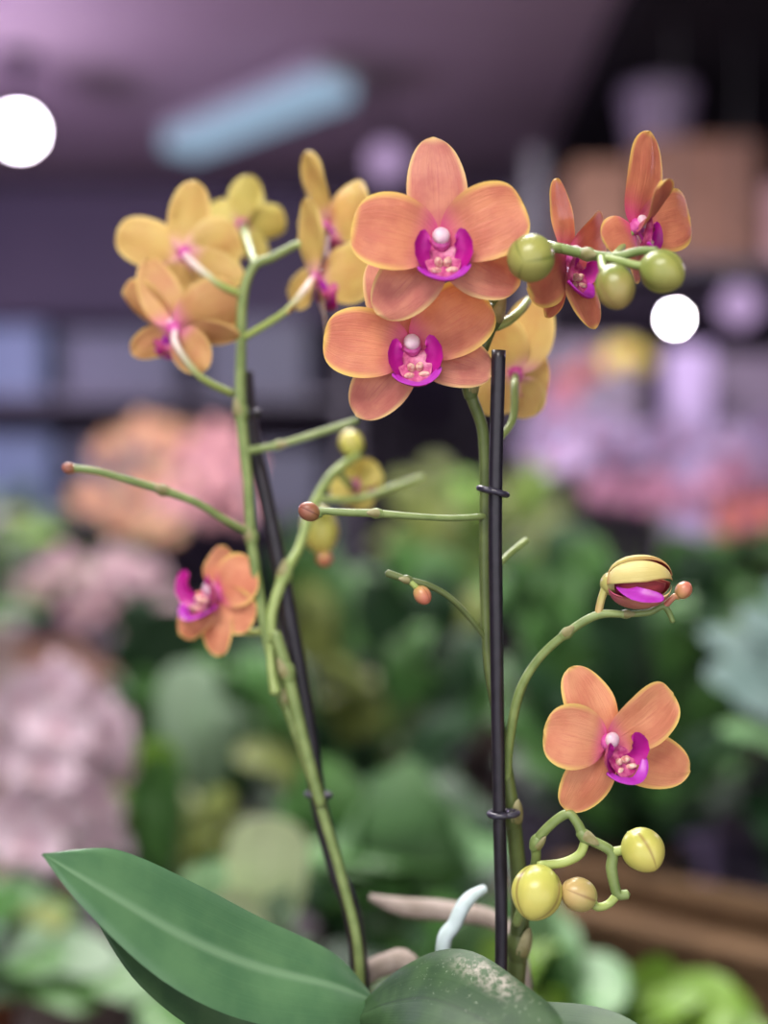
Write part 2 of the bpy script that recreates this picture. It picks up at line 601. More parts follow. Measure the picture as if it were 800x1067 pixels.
# right spike
r_spike = stem([POT_C + V((0.034, -0.008, 0.112)), (540, 985, 0.525), (541, 930, 0.522), (534, 850, 0.516), (521, 760, 0.512), (509, 690, 0.511), (505, 600, 0.512), (505, 520, 0.512), (503, 450, 0.509), (490, 405, 0.505), (501, 365, 0.505), (513, 330, 0.505), (520, 300, 0.507), (516, 275, 0.508)],
               [10, 10, 9, 8, 6, 5.5, 5.5, 5.5, 6, 6.5, 7.5, 8.5, 8, 5], M['stem_dark'], nodes=(1, 3, 9, 11))
# its top runs over to the buds on the right
stem([(516, 280, 0.508), (530, 262, 0.503), (556, 254, 0.492), (580, 258, 0.480), (612, 265, 0.472), (640, 268, 0.466), (664, 262, 0.462), (684, 261, 0.458)],
     [6, 5.5, 5.5, 5.5, 5.5, 5, 4.5, 4], M['stem'], nodes=(4,))
# right lower branch carrying the half-open bud
stem([(528, 812, 0.513), (531, 770, 0.510), (541, 722, 0.506), (560, 688, 0.503), (590, 660, 0.500), (622, 641, 0.498), (652, 640, 0.497), (676, 638, 0.497), (692, 632, 0.497), (701, 648, 0.497)],
     [4.5, 5, 5, 4.5, 4.5, 4.5, 3.6, 3.4, 3.4, 2.6], M['stem'], nodes=(4, 6))
# branch under the lower right flower, with the fat buds
stem([(538, 962, 0.516), (549, 930, 0.506), (558, 897, 0.498), (559, 878, 0.495), (573, 860, 0.492), (591, 848, 0.490), (601, 857, 0.489), (610, 872, 0.488), (636, 887, 0.487), (637, 905, 0.487), (640, 922, 0.487), (644, 932, 0.487), (654, 932, 0.487)],
     [5, 5, 5, 5.5, 5, 5, 5, 5.5, 5.5, 6, 5.5, 5.5, 5], M['stem'], nodes=(3, 7))
# twigs with spent tips
stem([(505, 538, 0.511), (470, 540, 0.507), (430, 538, 0.503), (392, 535, 0.501), (360, 534, 0.500), (333, 532, 0.500)], [3.2, 3.2, 3.4, 4.2, 4.0, 3.6], M['stem'], 'twig', nodes=(3,))
stem([(508, 668, 0.511), (488, 642, 0.508), (468, 622, 0.505), (446, 610, 0.503), (424, 604, 0.502), (403, 597, 0.502)], [3, 3, 3, 3.4, 3.6, 4], M['stem_dark'], 'twig', nodes=(4,))
stem([(518, 590, 0.515), (532, 576, 0.525), (548, 563, 0.535)], [3.4, 3.4, 3], M['stem_pale'], 'twig')
# left spike
l_spike = stem([POT_C + V((-0.028, 0.012, 0.112)), (374, 1000, 0.548), (360, 930, 0.553), (340, 860, 0.557), (318, 790, 0.560), (297, 730, 0.562), (279, 670, 0.564), (270, 620, 0.566), (262, 560, 0.568), (258, 500, 0.570), (251, 430, 0.572), (251, 370, 0.573), (253, 310, 0.574), (264, 278, 0.576), (284, 268, 0.578), (306, 256, 0.580)],
               [5.4, 5.2, 5.2, 5.4, 5.4, 5.4, 5.2, 5.6, 5.6, 5.6, 6, 5.6, 5.2, 4.8, 4.4, 4], M['stem'], nodes=(5, 8, 10))
stem([(262, 556, 0.568), (235, 542, 0.560), (205, 524, 0.553), (170, 511, 0.548), (140, 502, 0.543), (100, 491, 0.538), (68, 487, 0.536)], [4, 4, 4, 4.5, 4, 4, 4], M['stem'], 'twig', nodes=(3,))
stem([(258, 470, 0.571), (290, 464, 0.575), (330, 452, 0.578), (372, 438, 0.580)], [4.5, 4, 4, 3.4], M['stem'], 'twig', nodes=(1,))
# second, paler shoot of the left side
stem([(334, 838, 0.556), (316, 770, 0.556), (299, 700, 0.556), (287, 660, 0.558)], [6, 6, 6.5, 6], M['stem'], 'flower_spike', nodes=(2,))
stem([(284, 668, 0.562), (283, 640, 0.566), (296, 600, 0.572), (312, 570, 0.582), (325, 530, 0.592), (345, 496, 0.602), (372, 474, 0.612)], [5, 5.5, 6, 5, 5, 5, 4], M['stem_pale'], 'flower_spike', nodes=(2,))
stem([(332, 520, 0.594), (372, 520, 0.605), (410, 508, 0.618), (440, 497, 0.63)], [3.5, 3.5, 3.5, 3], M['stem_pale'], 'twig')
stem([(281, 672, 0.560), (283, 700, 0.556), (287, 722, 0.553)], [4, 4.5, 6], M['stem_pale'], 'twig')


# ---------------------------------------------------------------- flowers
def facing(yaw, pitch):
    y, p = math.radians(yaw), math.radians(pitch)
    return V((math.sin(y) * math.cos(p), -math.cos(y) * math.cos(p), math.sin(p)))


def flower(c, n, up, petals, lip=1.0, fmat='peach', smat='dusty', bmat='gold', label=None, pedicel=None, pmat='stem_pale', tilt=0.0, lip_shift=(0, 0), seed=0, lipn=None):
    """c = (px, py, Y) of the centre, n = facing, petals = list of (kind, tip px, tip py, width px, dY, roll deg, base shift)."""
    C0 = P(*c)
    s = c[2] / F
    un = (up - n * up.dot(n)).normalized()
    xr = un.cross(n).normalized()
    Yl = un
    ln = lipn or n

    def L(x, y, z):
        return C0 + (xr * x + Yl * y + ln * z) * s * lip

    # centre: the pink column with its white cap
    bb = newbm()
    tube(bb, [L(0, -2, -6), L(0, 1, 1), L(0, 4, 5), L(0, 6, 8)], [8 * s * lip, 10.5 * s * lip, 11 * s * lip, 9 * s * lip], 10, 14, 0)
    ovoid(bb, L(0, 7.5, 10.5), (ln * 0.95 + Yl * 0.1), 14 * s * lip, 9.5 * s * lip, 1, 16, 12)
    fo = obj('flower', bb, [M['blush'], M['white']], orchid, C0)
    if label:
        fo['label'] = label
    for i, pt in enumerate(petals):
        kind, tx, ty, w, dy = pt[:5]
        roll = pt[5] if len(pt) > 5 else 0.0
        bend = pt[6] if len(pt) > 6 else 0.06
        T = P(tx, ty, c[2] + dy)
        d = T - C0
        Ld = d.length
        ax = d.normalized()
        pn = (n - ax * n.dot(ax)).normalized()
        pn = Matrix.Rotation(math.radians(roll), 3, ax) @ pn
        st = C0 + ax * 2 * s + pn * (-1.5 * s if kind == 'sepal' else 1.0 * s)
        mid = st.lerp(T, 0.5) + pn * Ld * bend
        hw = w * 0.5 * s
        jit = 0.06 * math.sin(seed * 3.1 + i * 2.3)
        pf = prof(hw * (1 + jit), hw * (1 - jit), 0.66, 0.50, 0.10) if kind == 'petal' else prof(hw * (1 - jit), hw * (1 + jit), 0.64, 0.68, 0.10)
        pb = newbm()
        blade(pb, [st, mid, T], pf, pn, 14, 24, 0.10 if kind == 'petal' else -0.06, 0.04, 0.0006, 4.5 * s, 2.6, 0, 1, seed + i * 1.7)
        fm = fmat if kind == 'petal' else smat
        obj(kind, pb, [M[fm], M[bmat]], fo, st)
    # lip: two side lobes, a tongue with callus and an anchor-shaped apex
    if lip > 0:
        x0, y0 = lip_shift
        lb = newbm()
        for sx in (-1, 1):
            sp = [L(sx * 4 + x0, -24 + y0, 4), L(sx * 18 + x0, -25 + y0, 11), L(sx * 25 + x0, -12 + y0, 18), L(sx * 20 + x0, 2 + y0, 21), L(sx * 14 + x0, 6 + y0, 22)]
            blade(lb, sp, prof(10.5 * s * lip, 10.5 * s * lip, 0.40, 0.42, 0.3), (ln * 0.8 - xr * sx * 0.5 + Yl * 0.15), 8, 14, 0.45, 0.0, 0.0008, 0, 1, 0, 3)
        blade(lb, [L(0 + x0, -2 + y0, 3), L(0 + x0, -16 + y0, 7), L(0 + x0, -28 + y0, 12), L(0 + x0, -41 + y0, 19)], prof(19 * s * lip, 19 * s * lip, 0.30, 0.35, 0.5), (ln * 0.8 + Yl * 0.5), 10, 12, 0.25, 0.0, 0.001, 0, 1, 3, 1)
        blade(lb, [L(-27 + x0, -27 + y0, 17), L(-16 + x0, -38 + y0, 24), L(0 + x0, -44 + y0, 28), L(16 + x0, -38 + y0, 24), L(28 + x0, -25 + y0, 17)], prof(7.0 * s * lip, 7.0 * s * lip, 0.45, 0.45), (ln * 0.40 + Yl * 0.85), 8, 20, 0.15, 0.0, 0.0014, 0, 1, 1, 0)
        for sx in (-1, 1):    # callus knobs
            ovoid(lb, L(sx * 4.5 + x0, -22 + y0, 13), ln + Yl * 0.6 + xr * sx * 0.3, 15 * s * lip, 4.6 * s * lip, 2, 10, 8)
            ovoid(lb, L(sx * 8 + x0, -31 + y0, 16), ln * 0.5 + xr * sx * 0.9, 14 * s * lip, 3.6 * s * lip, 2, 10, 8)
        obj('lip', lb, [M['magenta'], M['violet'], M['callus'], M['rose_lip']], fo, C0)['label'] = 'magenta lip'
    if pedicel:
        pp = [C0 - n * 3 * s] + [P(*q) for q in pedicel]
        qb = newbm()
        tube(qb, pp, [4.2 * s, 4.0 * s, 3.6 * s], 18, 10)
        obj('pedicel', qb, M[pmat], fo, C0)
    return fo


Z = V((0, 0, 1))
# front pair
flower((459, 256, 0.476), facing(3, 4), V((-0.05, 0, 1)), [
    ('sepal', 451, 143, 64, 0.004, 0, 0.04), ('sepal', 393, 328, 66, 0.006, 0, 0.05), ('sepal', 541, 298, 64, 0.006, 0, 0.04),
    ('petal', 366, 236, 82, -0.004, 0, 0.05), ('petal', 546, 214, 80, -0.004, 0, 0.05)],
    0.98, label='fully open peach flower at the top of the right spike', pedicel=[(480, 275, 0.496), (512, 296, 0.507)], seed=1)
flower((429, 365, 0.494), facing(4, 3), V((-0.12, 0, 1)), [
    ('sepal', 392, 268, 58, 0.008, 0, 0.03), ('sepal', 371, 434, 60, 0.005, 0, 0.05), ('sepal', 514, 388, 58, 0.004, 0, 0.04),
    ('petal', 337, 352, 74, -0.003, 0, 0.05), ('petal', 508, 312, 76, -0.001, 0, 0.05)],
    0.92, label='fully open peach flower just under the topmost one', pedicel=[(460, 385, 0.503), (492, 400, 0.506)], seed=2)
# lower right flower, turned a little to the right
flower((633, 775, 0.486), facing(20, 0), V((-0.3, 0, 1)), [
    ('sepal', 594, 695, 56, 0.002, 0, 0.05), ('sepal', 590, 845, 58, 0.003, 0, 0.05), ('sepal', 719, 804, 60, 0.016, 0, 0.01),
    ('petal', 566, 762, 68, -0.006, 0, 0.06), ('petal', 701, 722, 62, 0.006, 0, 0.06)],
    0.86, fmat='salmon', smat='salmon', label='open salmon flower low on the right above the yellow buds', pedicel=[(612, 815, 0.500), (596, 850, 0.492)], lip_shift=(4, 2), seed=3, lipn=facing(34, -4))
# the two seen from the side behind the green buds
flower((592, 270, 0.492), facing(52, -6), V((-0.15, 0, 1)), [
    ('sepal', 579, 186, 46, 0.000, 0, 0.03), ('sepal', 568, 330, 44, -0.006, -10, 0.04), ('sepal', 619, 343, 44, 0.004, 10, 0.04),
    ('petal', 550, 300, 60, -0.020, 0, 0.03), ('petal', 630, 234, 50, 0.024, 0, 0.05)],
    0.86, fmat='peach', smat='peach', bmat='dusty', label='peach flower turned sideways behind the green buds', pedicel=[(584, 268, 0.498), (576, 260, 0.486)], seed=4, lipn=facing(48, -8))
flower((662, 238, 0.486), facing(66, 10), V((0.05, 0, 1)), [
    ('sepal', 677, 137, 60, 0.004, -22, 0.03), ('sepal', 628, 252, 46, -0.012, 20, 0.03), ('sepal', 664, 296, 40, 0.006, 10, 0.03),
    ('petal', 691, 189, 44, -0.022, -35, 0.10), ('petal', 718, 224, 66, 0.020, 5, 0.04)],
    0.80, fmat='peach', smat='peach', bmat='dusty', label='peach flower seen side-on at the right end of the spike', pedicel=[(650, 255, 0.482), (640, 266, 0.468)], seed=5, lipn=facing(62, 0))
# golden flower behind the right stake, seen from the back
flower((537, 392, 0.548), facing(165, 5), Z, [
    ('sepal', 560, 308, 56, 0.004, 0, 0.05), ('sepal', 500, 428, 44, -0.004, 0, 0.04), ('sepal', 556, 434, 48, 0.002, 0, 0.05),
    ('petal', 508, 336, 58, -0.002, 0, 0.05), ('petal', 572, 392, 64, 0.004, 0, 0.05)],
    0.8, fmat='gold_face', smat='gold_face', label='golden flower seen from the back behind the right stake', pedicel=[(536, 400, 0.530), (533, 440, 0.520), (506, 470, 0.511)], seed=6)
# pedicel stub on the right spike
stem([(517, 340, 0.506), (530, 334, 0.508), (544, 322, 0.515), (550, 313, 0.523)], [5.5, 5, 4.6, 4], M['stem_pale'], 'twig')

# left spike: flowers seen from behind
flower((193, 266, 0.585), facing(196, 8), Z, [
    ('sepal', 203, 188, 46, 0.004, 0, 0.06), ('sepal', 186, 314, 40, 0.000, 0, 0.05), ('sepal', 254, 294, 38, -0.002, 0, 0.05),
    ('petal', 122, 240, 52, 0.006, 0, 0.06), ('petal', 250, 246, 56, 0.004, 0, 0.05)],
    0.75, fmat='gold_face', smat='gold_face', label='golden flower at the upper left of the left spike', pedicel=[(205, 278, 0.572), (228, 296, 0.570), (250, 306, 0.573)], pmat='ped_blush', seed=7)
flower((182, 345, 0.565), facing(200, 18), V((-0.2, 0, 1)), [
    ('sepal', 153, 269, 46, 0.010, 0, 0.06), ('sepal', 137, 368, 36, 0.008, 0, 0.06), ('sepal', 216, 384, 46, -0.004, 20, 0.08),
    ('petal', 128, 303, 48, 0.014, -40, 0.08), ('petal', 250, 306, 64, 0.008, 0, 0.08), ('sepal', 250, 349, 34, 0.000, 30, 0.06)],
    0.75, fmat='gold_face', smat='gold_face', bmat='amber', label='amber flower at the lower left of the left spike', pedicel=[(184, 360, 0.556), (208, 392, 0.560), (242, 410, 0.571)], pmat='ped_blush', seed=8)
flower((252, 236, 0.620), facing(205, 5), V((0.1, 0, 1)), [
    ('sepal', 262, 183, 40, 0.004, 0, 0.06), ('sepal', 236, 280, 30, 0.0, 0, 0.05), ('sepal', 274, 272, 30, 0.0, 0, 0.05),
    ('petal', 218, 214, 44, 0.008, 0, 0.05), ('petal', 298, 231, 38, 0.006, 25, 0.08)],
    0.6, fmat='lime', smat='lime', bmat='lime', label='small yellow-green flower behind the others on the left spike', pedicel=[(258, 252, 0.600), (266, 276, 0.578)], seed=9)
flower((338, 236, 0.590), facing(120, 4), Z, [
    ('sepal', 319, 158, 44, -0.004, 6, 0.03), ('sepal', 340, 280, 36, -0.004, 15, 0.04), ('sepal', 352, 274, 34, 0.01, 0, 0.04),
    ('petal', 384, 204, 66, -0.014, 0, 0.05), ('petal', 312, 236, 50, 0.022, 0, 0.04)],
    0.62, fmat='gold_face', smat='gold_face', bmat='gold', label='upper golden flower turned sideways on the right of the left spike', pedicel=[(325, 250, 0.583), (306, 256, 0.580)], seed=10)
flower((329, 291, 0.575), facing(122, 0), Z, [
    ('sepal', 319, 206, 44, -0.004, 4, 0.03), ('sepal', 341, 358, 48, 0.000, 25, 0.05), ('sepal', 300, 326, 34, -0.016, 0, 0.04),
    ('petal', 388, 276, 66, -0.014, 0, 0.05), ('petal', 300, 306, 44, 0.020, 0, 0.04)],
    0.66, fmat='gold_face', smat='gold_face', bmat='gold', label='lower golden flower turned sideways on the right of the left spike', pedicel=[(318, 302, 0.562), (296, 326, 0.564), (254, 352, 0.573)], pmat='ped_blush', seed=11)
# low flower on the left facing left
flower((226, 620, 0.575), facing(-36, 2), V((0.08, 0, 1)), [
    ('sepal', 233, 568, 46, 0.001, 0, 0.05), ('sepal', 187, 662, 44, 0.008, 0, 0.06), ('sepal', 227, 684, 44, 0.000, 0, 0.06),
    ('petal', 268, 594, 56, -0.010, 0, 0.05), ('petal', 265, 648, 50, -0.008, 0, 0.05)],
    0.9, fmat='salmon', smat='salmon', label='salmon flower facing left, low on the left spike', pedicel=[(250, 655, 0.585), (278, 658, 0.568)], pmat='stem_lime', lip_shift=(-4, 14), seed=12, lipn=facing(-62, 6))
# yellow flowers of the rear shoot
flower((368, 506, 0.625), facing(150, 10), V((0.2, 0, 1)), [
    ('sepal', 392, 482, 34, 0.0, 0, 0.08), ('sepal', 346, 520, 30, -0.004, 0, 0.05), ('sepal', 352, 484, 30, 0.0, 0, 0.05),
    ('petal', 398, 508, 42, 0.004, 20, 0.1), ('petal', 372, 532, 36, 0.004, 0, 0.06)],
    0.6, fmat='lime', smat='lime', bmat='lime', label='yellow flower on the pale rear shoot', pedicel=[(360, 500, 0.612), (352, 490, 0.605)], seed=13)


# ---------------------------------------------------------------- buds
def bud(c, ax_to, length, rad, mat, ped=None, pr=3.6, pmat='stem_lime', label=None, seams=0.05, point=0.12, fat=0.0):
    C0 = P(*c)
    ax = (P(*ax_to) - C0).normalized()
    s = c[2] / F
    bb = newbm()
    ovoid(bb, C0, ax, length * s, rad * s, 0, 36, 20, seams, point, fat=fat)
    o = obj('bud', bb, M[mat], orchid, C0)
    if label:
        o['label'] = label
    if ped:
        qb = newbm()
        tube(qb, [C0 - ax * length * 0.44 * s] + [P(*q) for q in ped], [pr * 1.15 * s, pr * s, pr * 1.05 * s], 18, 10)
        obj('pedicel', qb, M[pmat], o, C0)
    return o


bud((553, 269, 0.462), (538, 276, 0.446), 52, 25, 'bud_green', [(572, 260, 0.470), (585, 259, 0.4795)], 4.6, 'stem_pale', 'round green bud nearest the peach flowers', 0.03, 0.05)
bud((641, 299, 0.452), (647, 322, 0.449), 50, 20.5, 'bud_olive', [(629, 281, 0.456), (626, 269, 0.468)], 4.4, 'stem_pale', 'olive bud hanging in the middle of three', 0.05, 0.2)
bud((690, 283, 0.455), (712, 296, 0.451), 50, 22.5, 'bud_green', [(668, 277, 0.458), (648, 273, 0.462), (632, 269, 0.467)], 4.4, 'stem_pale', 'green bud at the end of the spike', 0.06, 0.35)
bud((559, 930, 0.482), (551, 960, 0.477), 58, 26.5, 'bud_yellow', [(563, 902, 0.487), (586, 899, 0.488), (604, 890, 0.488), (610, 874, 0.488)], 4.8, 'stem_lime', 'largest yellow bud under the lower right flower', 0.06, 0.30)
bud((603, 932, 0.484), (588, 926, 0.480), 42, 17.5, 'bud_tan', [(622, 945, 0.486), (634, 942, 0.487), (643, 932, 0.487)], 4.4, 'stem_lime', 'small tan bud beside the largest yellow bud', 0.04, 0.05)
bud((670, 886, 0.484), (682, 904, 0.479), 48, 22.5, 'bud_yellow', [(651, 884, 0.487), (637, 888, 0.487)], 5, 'stem_lime', 'yellow bud to the right of the forked stem', 0.06, 0.32)
bud((712, 615, 0.497), (718, 608, 0.496), 20, 8.5, 'bud_peach', [(702, 622, 0.497), (692, 632, 0.497)], 3.2, 'bud_peach', 'tiny peach bud beside the half-open bud', 0.04)
bud((322, 533, 0.499), (312, 528, 0.498), 24, 10, 'bud_brown', [(333, 533, 0.500), (338, 533, 0.5005)], 4, 'stem', 'brown bud at the tip of the level twig', 0.08)
bud((440, 620, 0.502), (445, 627, 0.501), 22, 9, 'bud_peach', [(432, 610, 0.502), (427, 605, 0.502)], 3.6, 'stem_lime', 'tiny pinkish bud on the middle twig', 0.05)
bud((72, 488, 0.536), (62, 486, 0.534), 16, 6, 'bud_brown', [(82, 489, 0.537), (88, 490, 0.5375)], 3.4, 'stem', 'shrivelled bud at the tip of the long left twig', 0.06)
bud((366, 462, 0.615), (360, 452, 0.615), 30, 13, 'bud_yellow', [(372, 474, 0.612), (370, 478, 0.611)], 4, 'stem_pale', 'yellow bud atop the pale rear shoot', 0.04)
bud((333, 552, 0.612), (338, 580, 0.612), 52, 20, 'bud_yellow', [(328, 530, 0.598), (326, 526, 0.593)], 4, 'stem_pale', 'drooping yellow bud on the pale rear shoot', 0.04)
bud((338, 582, 0.610), (340, 592, 0.610), 18, 9, 'bud_peach', [(337, 574, 0.611), (336, 571, 0.611)], 3, 'bud_peach', 'pink tip under the drooping yellow bud', 0.04)

# half-open bud on the right branch
hc = P(656, 612, 0.497)
b = newbm()
ovoid(b, P(638, 608, 0.498), V((1, -0.3, 0.1)), 26 * S, 13 * S, 0, 18, 12, 0.04, 0.2)
tube(b, [P(630, 614, 0.498), P(626, 626, 0.498), P(623, 641, 0.498)], [4.5 * S, 4.2 * S, 4.2 * S], 10, 10)
hb = obj('opening_bud', b, M['bud_tan'], orchid, hc)
hb['label'] = 'half-open bud with cream hood and magenta inside'
hn = V((0.35, -0.9, 0.0)).normalized()
def shell(C0, ax, up, a, b_, f0, f1, mats, name, parent, open_=0.0, t0=0.03, t1=0.97, thick=0.0012):
    """A sector of an egg-shaped bud between two angles about its axis."""
    ax = ax.normalized()
    up = (up - ax * up.dot(ax)).normalized()
    fr = V((0, -1, 0))
    fr = (fr - ax * fr.dot(ax) - up * fr.dot(up)).normalized()
    bm = newbm()
    nu, nv = 14, 16
    G = [[], []]
    for L2 in (0, 1):
        for i in range(nv + 1):
            t = t0 + (t1 - t0) * i / nv
            row = []
            for j in range(nu + 1):
                u = j / nu
                # the sector narrows towards the tip
                sq = 1 - 0.55 * max(0, t - 0.55) / 0.45
                fm = math.radians((f0 + f1) / 2 + (f1 - f0) * (u - 0.5) * sq)
                r = (b_ - L2 * thick) * math.sin(PI * t) ** 0.8 * (1 + open_ * t)
                row.append(bm.verts.new(C0 + ax * (-math.cos(PI * t)) * a + (up * math.cos(fm) + fr * math.sin(fm)) * r))
            G[L2].append(row)
    for i in range(nv):
        for j in range(nu):
            q = [(i, j), (i, j + 1), (i + 1, j + 1), (i + 1, j)]
            uv = [(b / nu, a_ / nv) for a_, b in q]
            grid_face(bm, [G[0][x][y] for x, y in reversed(q)], uv[::-1], 0)
            grid_face(bm, [G[1][x][y] for x, y in q], uv, 1)
    for i in range(nv):
        for j in (0, nu):
            grid_face(bm, [G[0][i][j], G[0][i + 1][j], G[1][i + 1][j], G[1][i][j]], [(j / nu, i / nv)] * 4, 0, False)
    for j in range(nu):
        for i in (0, nv):
            grid_face(bm, [G[0][i][j], G[0][i][j + 1], G[1][i][j + 1], G[1][i][j]], [(j / nu, i / nv)] * 4, 0, False)
    return obj(name, bm, [M[mats[0]], M[mats[1]]], parent, C0)


bc = P(666, 608, 0.494)
bax = V((1, -0.12, 0.05))
shell(bc, bax, V((0, 0, 1)), 34 * S, 25 * S, 8, 84, ('cream', 'maroon'), 'petal', hb)
shell(bc + V((0.0006, 0.002, 0.0012)), bax, V((0, 0, 1)), 34 * S, 27 * S, -75, 22, ('cream', 'maroon'), 'sepal', hb)
shell(bc, bax, V((0, 0, 1)), 33 * S, 27 * S, 124, 215, ('dusty', 'maroon'), 'sepal', hb)
shell(bc + V((0, 0.001, 0)), bax, V((0, 0, 1)), 33 * S, 26 * S, 205, 290, ('dusty', 'maroon'), 'sepal', hb)
shell(bc, bax, V((0, 0, 1)), 27 * S, 20 * S, 70, 150, ('maroon', 'maroon'), 'petal', hb)
pb = newbm()
blade(pb, [P(645, 610, 0.492), P(662, 620, 0.4845), P(692, 624, 0.482)], prof(9 * S, 9 * S, 0.4, 0.5, 0.3), V((0.1, -0.8, 0.5)), 8, 12, 0.3, 0, 0.001, 0, 1, 0, 0)
obj('lip', pb, [M['violet']], hb, P(650, 614, 0.496))['label'] = 'magenta lip'


# ---------------------------------------------------------------- stakes and clips
def stake(pts, r0, r1, label):
    w = [P(*p) if not isinstance(p, V) else p for p in pts]
    bb = newbm()
    n = 10 * (len(w) - 1)
    tube(bb, w, [r0 * S, r1 * S], n, 14, caps=False)
    bb.verts.ensure_lookup_table()
    nv = len(bb.verts)
    for ring, fl in ((list(bb.verts)[:14], True), (list(bb.verts)[nv - 14:], False)):
        grid_face(bb, list(reversed(ring)) if fl else ring, [(0, 0)] * 14, 0, False)
    o = obj('plant_stake', bb, M['stake'], None, w[-1])
    return tag(o, label, 'stake', 'stakes holding the orchid spikes')


stake([(519.5, 365, 0.497), (516, 520, 0.499), (517, 650, 0.502), (520, 850, 0.508), (522, 998, 0.512), POT_C + V((0.028, -0.030, 0.060))], 7.6, 6.6, 'straight black plastic stake with a square-cut top behind the peach flowers')
stake([(256, 388, 0.585), (262, 450, 0.583), (275, 510, 0.580), (292, 590, 0.576), (308, 680, 0.572), (323, 770, 0.569), (332, 835, 0.566), (350, 905, 0.562), (372, 985, 0.556), POT_C + V((-0.022, 0.022, 0.060))], 9.0, 11.0, 'leaning black plastic stake along the left spike')


def clip(c, axis, rx, shift, label, tilt=0.0):
    """A ring round the stake with a smaller open loop round the stem."""
    C0 = P(*c)
    ax = axis.normalized()
    ax = Matrix.Rotation(math.radians(tilt), 3, 'Y') @ ax
    x = V((1, 0, 0))
    x = (x - ax * x.dot(ax)).normalized()
    y = ax.cross(x)
    root = thing('plant_clip', C0, label, 'clip', 'plastic clips on the stakes')
    for nm, cx, r in (('stake_ring', 0.0, rx), ('stem_ring', shift, rx * 0.85)):
        bb = newbm()
        pts = [C0 + x * cx * S + (x * math.cos(a) + y * math.sin(a)) * r * S for a in [2 * PI * i / 16 for i in range(17)]]
        tube(bb, pts, [3.3 * S, 3.3 * S], 48, 10, caps=False)
        obj(nm, bb, M['clip'], root, C0)
    return root


clip((517, 513, 0.499), V((0.0, 0, 1)), 11.5, -9, 'upper black clip on the right stake, beside the level twig', 14)
clip((521, 848, 0.508), V((0.0, 0, 1)), 11.5, 9, 'lower black clip on the right stake, left of the lowest open flower', -3)
clip((260, 432, 0.5835), V((-0.1, 0, 1)), 12, -8, 'upper black clip on the left stake, under the golden flowers', -10)
clip((331, 828, 0.5665), V((-0.12, 0, 1)), 13, 4, 'lower black clip on the left stake, above the green leaf', 10)

# ================================================================== THE SHOP
rnd = random.Random(11)

# background materials
def flat_petal(name, c1, c2, cent):
    t = NT(name)
    u, v, uv = t.uv()
    n1 = t.noise(70.0, 3.0, t.obj_co())
    col = t.mix(t.smooth(n1, 0.3, 0.7), lin(c1), lin(c2))
    col = t.mix(t.smooth(v, 0.4, 0.05), col, lin(cent))
    return t.finish(col, 0.5, 0.25, 0.25)


BP = {
    'peach': flat_petal('peach_blossom', (224, 182, 154), (214, 168, 138), (212, 148, 140)),
    'pink': flat_petal('pink_blossom', (220, 170, 174), (212, 156, 164), (200, 120, 140)),
    'lilac': flat_petal('pale_lilac_blossom', (212, 192, 202), (198, 174, 188), (186, 144, 166)),
    'mauve': flat_petal('dusty_mauve_blossom', (214, 188, 194), (200, 170, 178), (180, 130, 146)),
    'lavender': flat_petal('lavender_blossom', (188, 168, 204), (174, 152, 194), (170, 124, 170)),
    'rose': flat_petal('rose_blossom', (202, 148, 176), (190, 132, 164), (176, 96, 140)),
    'salmon': flat_petal('salmon_blossom', (226, 142, 132), (214, 124, 118), (190, 70, 90)),
    'yellow': flat_petal('yellow_blossom', (204, 190, 92), (190, 172, 76), (190, 130, 70)),
    'white': flat_petal('cream_blossom', (226, 214, 206), (214, 196, 190), (220, 180, 120)),
}
BL = {
    'deep': leaf_mat('deep_green_foliage', (26, 50, 30), (36, 64, 38), (54, 84, 50), 0.12, 0.45, 0.35, 20.0),  # dark green leaf, deepened further for the shade between plants
    'mid': leaf_mat('mid_green_foliage', (62, 102, 52), (76, 116, 58), (104, 140, 84), 0.15, 0.42, 0.4, 20.0),
    'blue': leaf_mat('blue_green_foliage', (104, 144, 98), (116, 154, 106), (140, 174, 130), 0.15, 0.42, 0.4, 20.0),
    'lime': leaf_mat('lime_green_foliage', (118, 156, 54), (104, 142, 50), (144, 174, 84), 0.2, 0.45, 0.35, 20.0),
    'pale': leaf_mat('pale_green_foliage', (200, 214, 176), (186, 204, 158), (216, 224, 190), 0.2, 0.45, 0.35, 20.0),
    'silver': leaf_mat('silver_green_foliage', (128, 150, 146), (108, 134, 128), (156, 174, 170), 0.1, 0.4, 0.45, 20.0),
    'olive': leaf_mat('olive_green_foliage', (112, 122, 62), (96, 108, 56), (150, 152, 90), 0.15, 0.45, 0.35, 20.0),
    'sage': leaf_mat('sage_foliage', (112, 136, 108), (98, 122, 96), (140, 158, 132), 0.15, 0.45, 0.35, 20.0),
}
M['wood'] = plain('bench_wood', (112, 80, 60), (88, 62, 46), 0.65, 0.3, 14.0, stretch=(1, 12, 12))
M['wood_dark'] = plain('dark_bench_wood', (52, 42, 38), (40, 32, 30), 0.7, 0.25, 14.0, stretch=(1, 12, 12))
M['log'] = plain('driftwood', (110, 86, 62), (84, 64, 46), 0.8, 0.2, 26.0, bstr=0.6, bdist=0.01, stretch=(1, 5, 5))
M['carton'] = plain('brown_cardboard', (136, 102, 88), (124, 92, 78), 0.8, 0.2, 18.0)
M['tape'] = plain('packing_tape', (176, 142, 116), None, 0.4, 0.4)
M['floor'] = plain('shop_floor_concrete', (128, 120, 124), (114, 106, 112), 0.6, 0.35, 4.0)
M['ceil'] = plain('shop_ceiling_paint', (176, 154, 166), (168, 146, 158), 0.8, 0.2, 2.0)
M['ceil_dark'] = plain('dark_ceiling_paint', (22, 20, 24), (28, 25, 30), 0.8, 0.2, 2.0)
M['wall'] = plain('shop_wall_paint', (92, 82, 100), (84, 76, 94), 0.8, 0.2, 3.0)
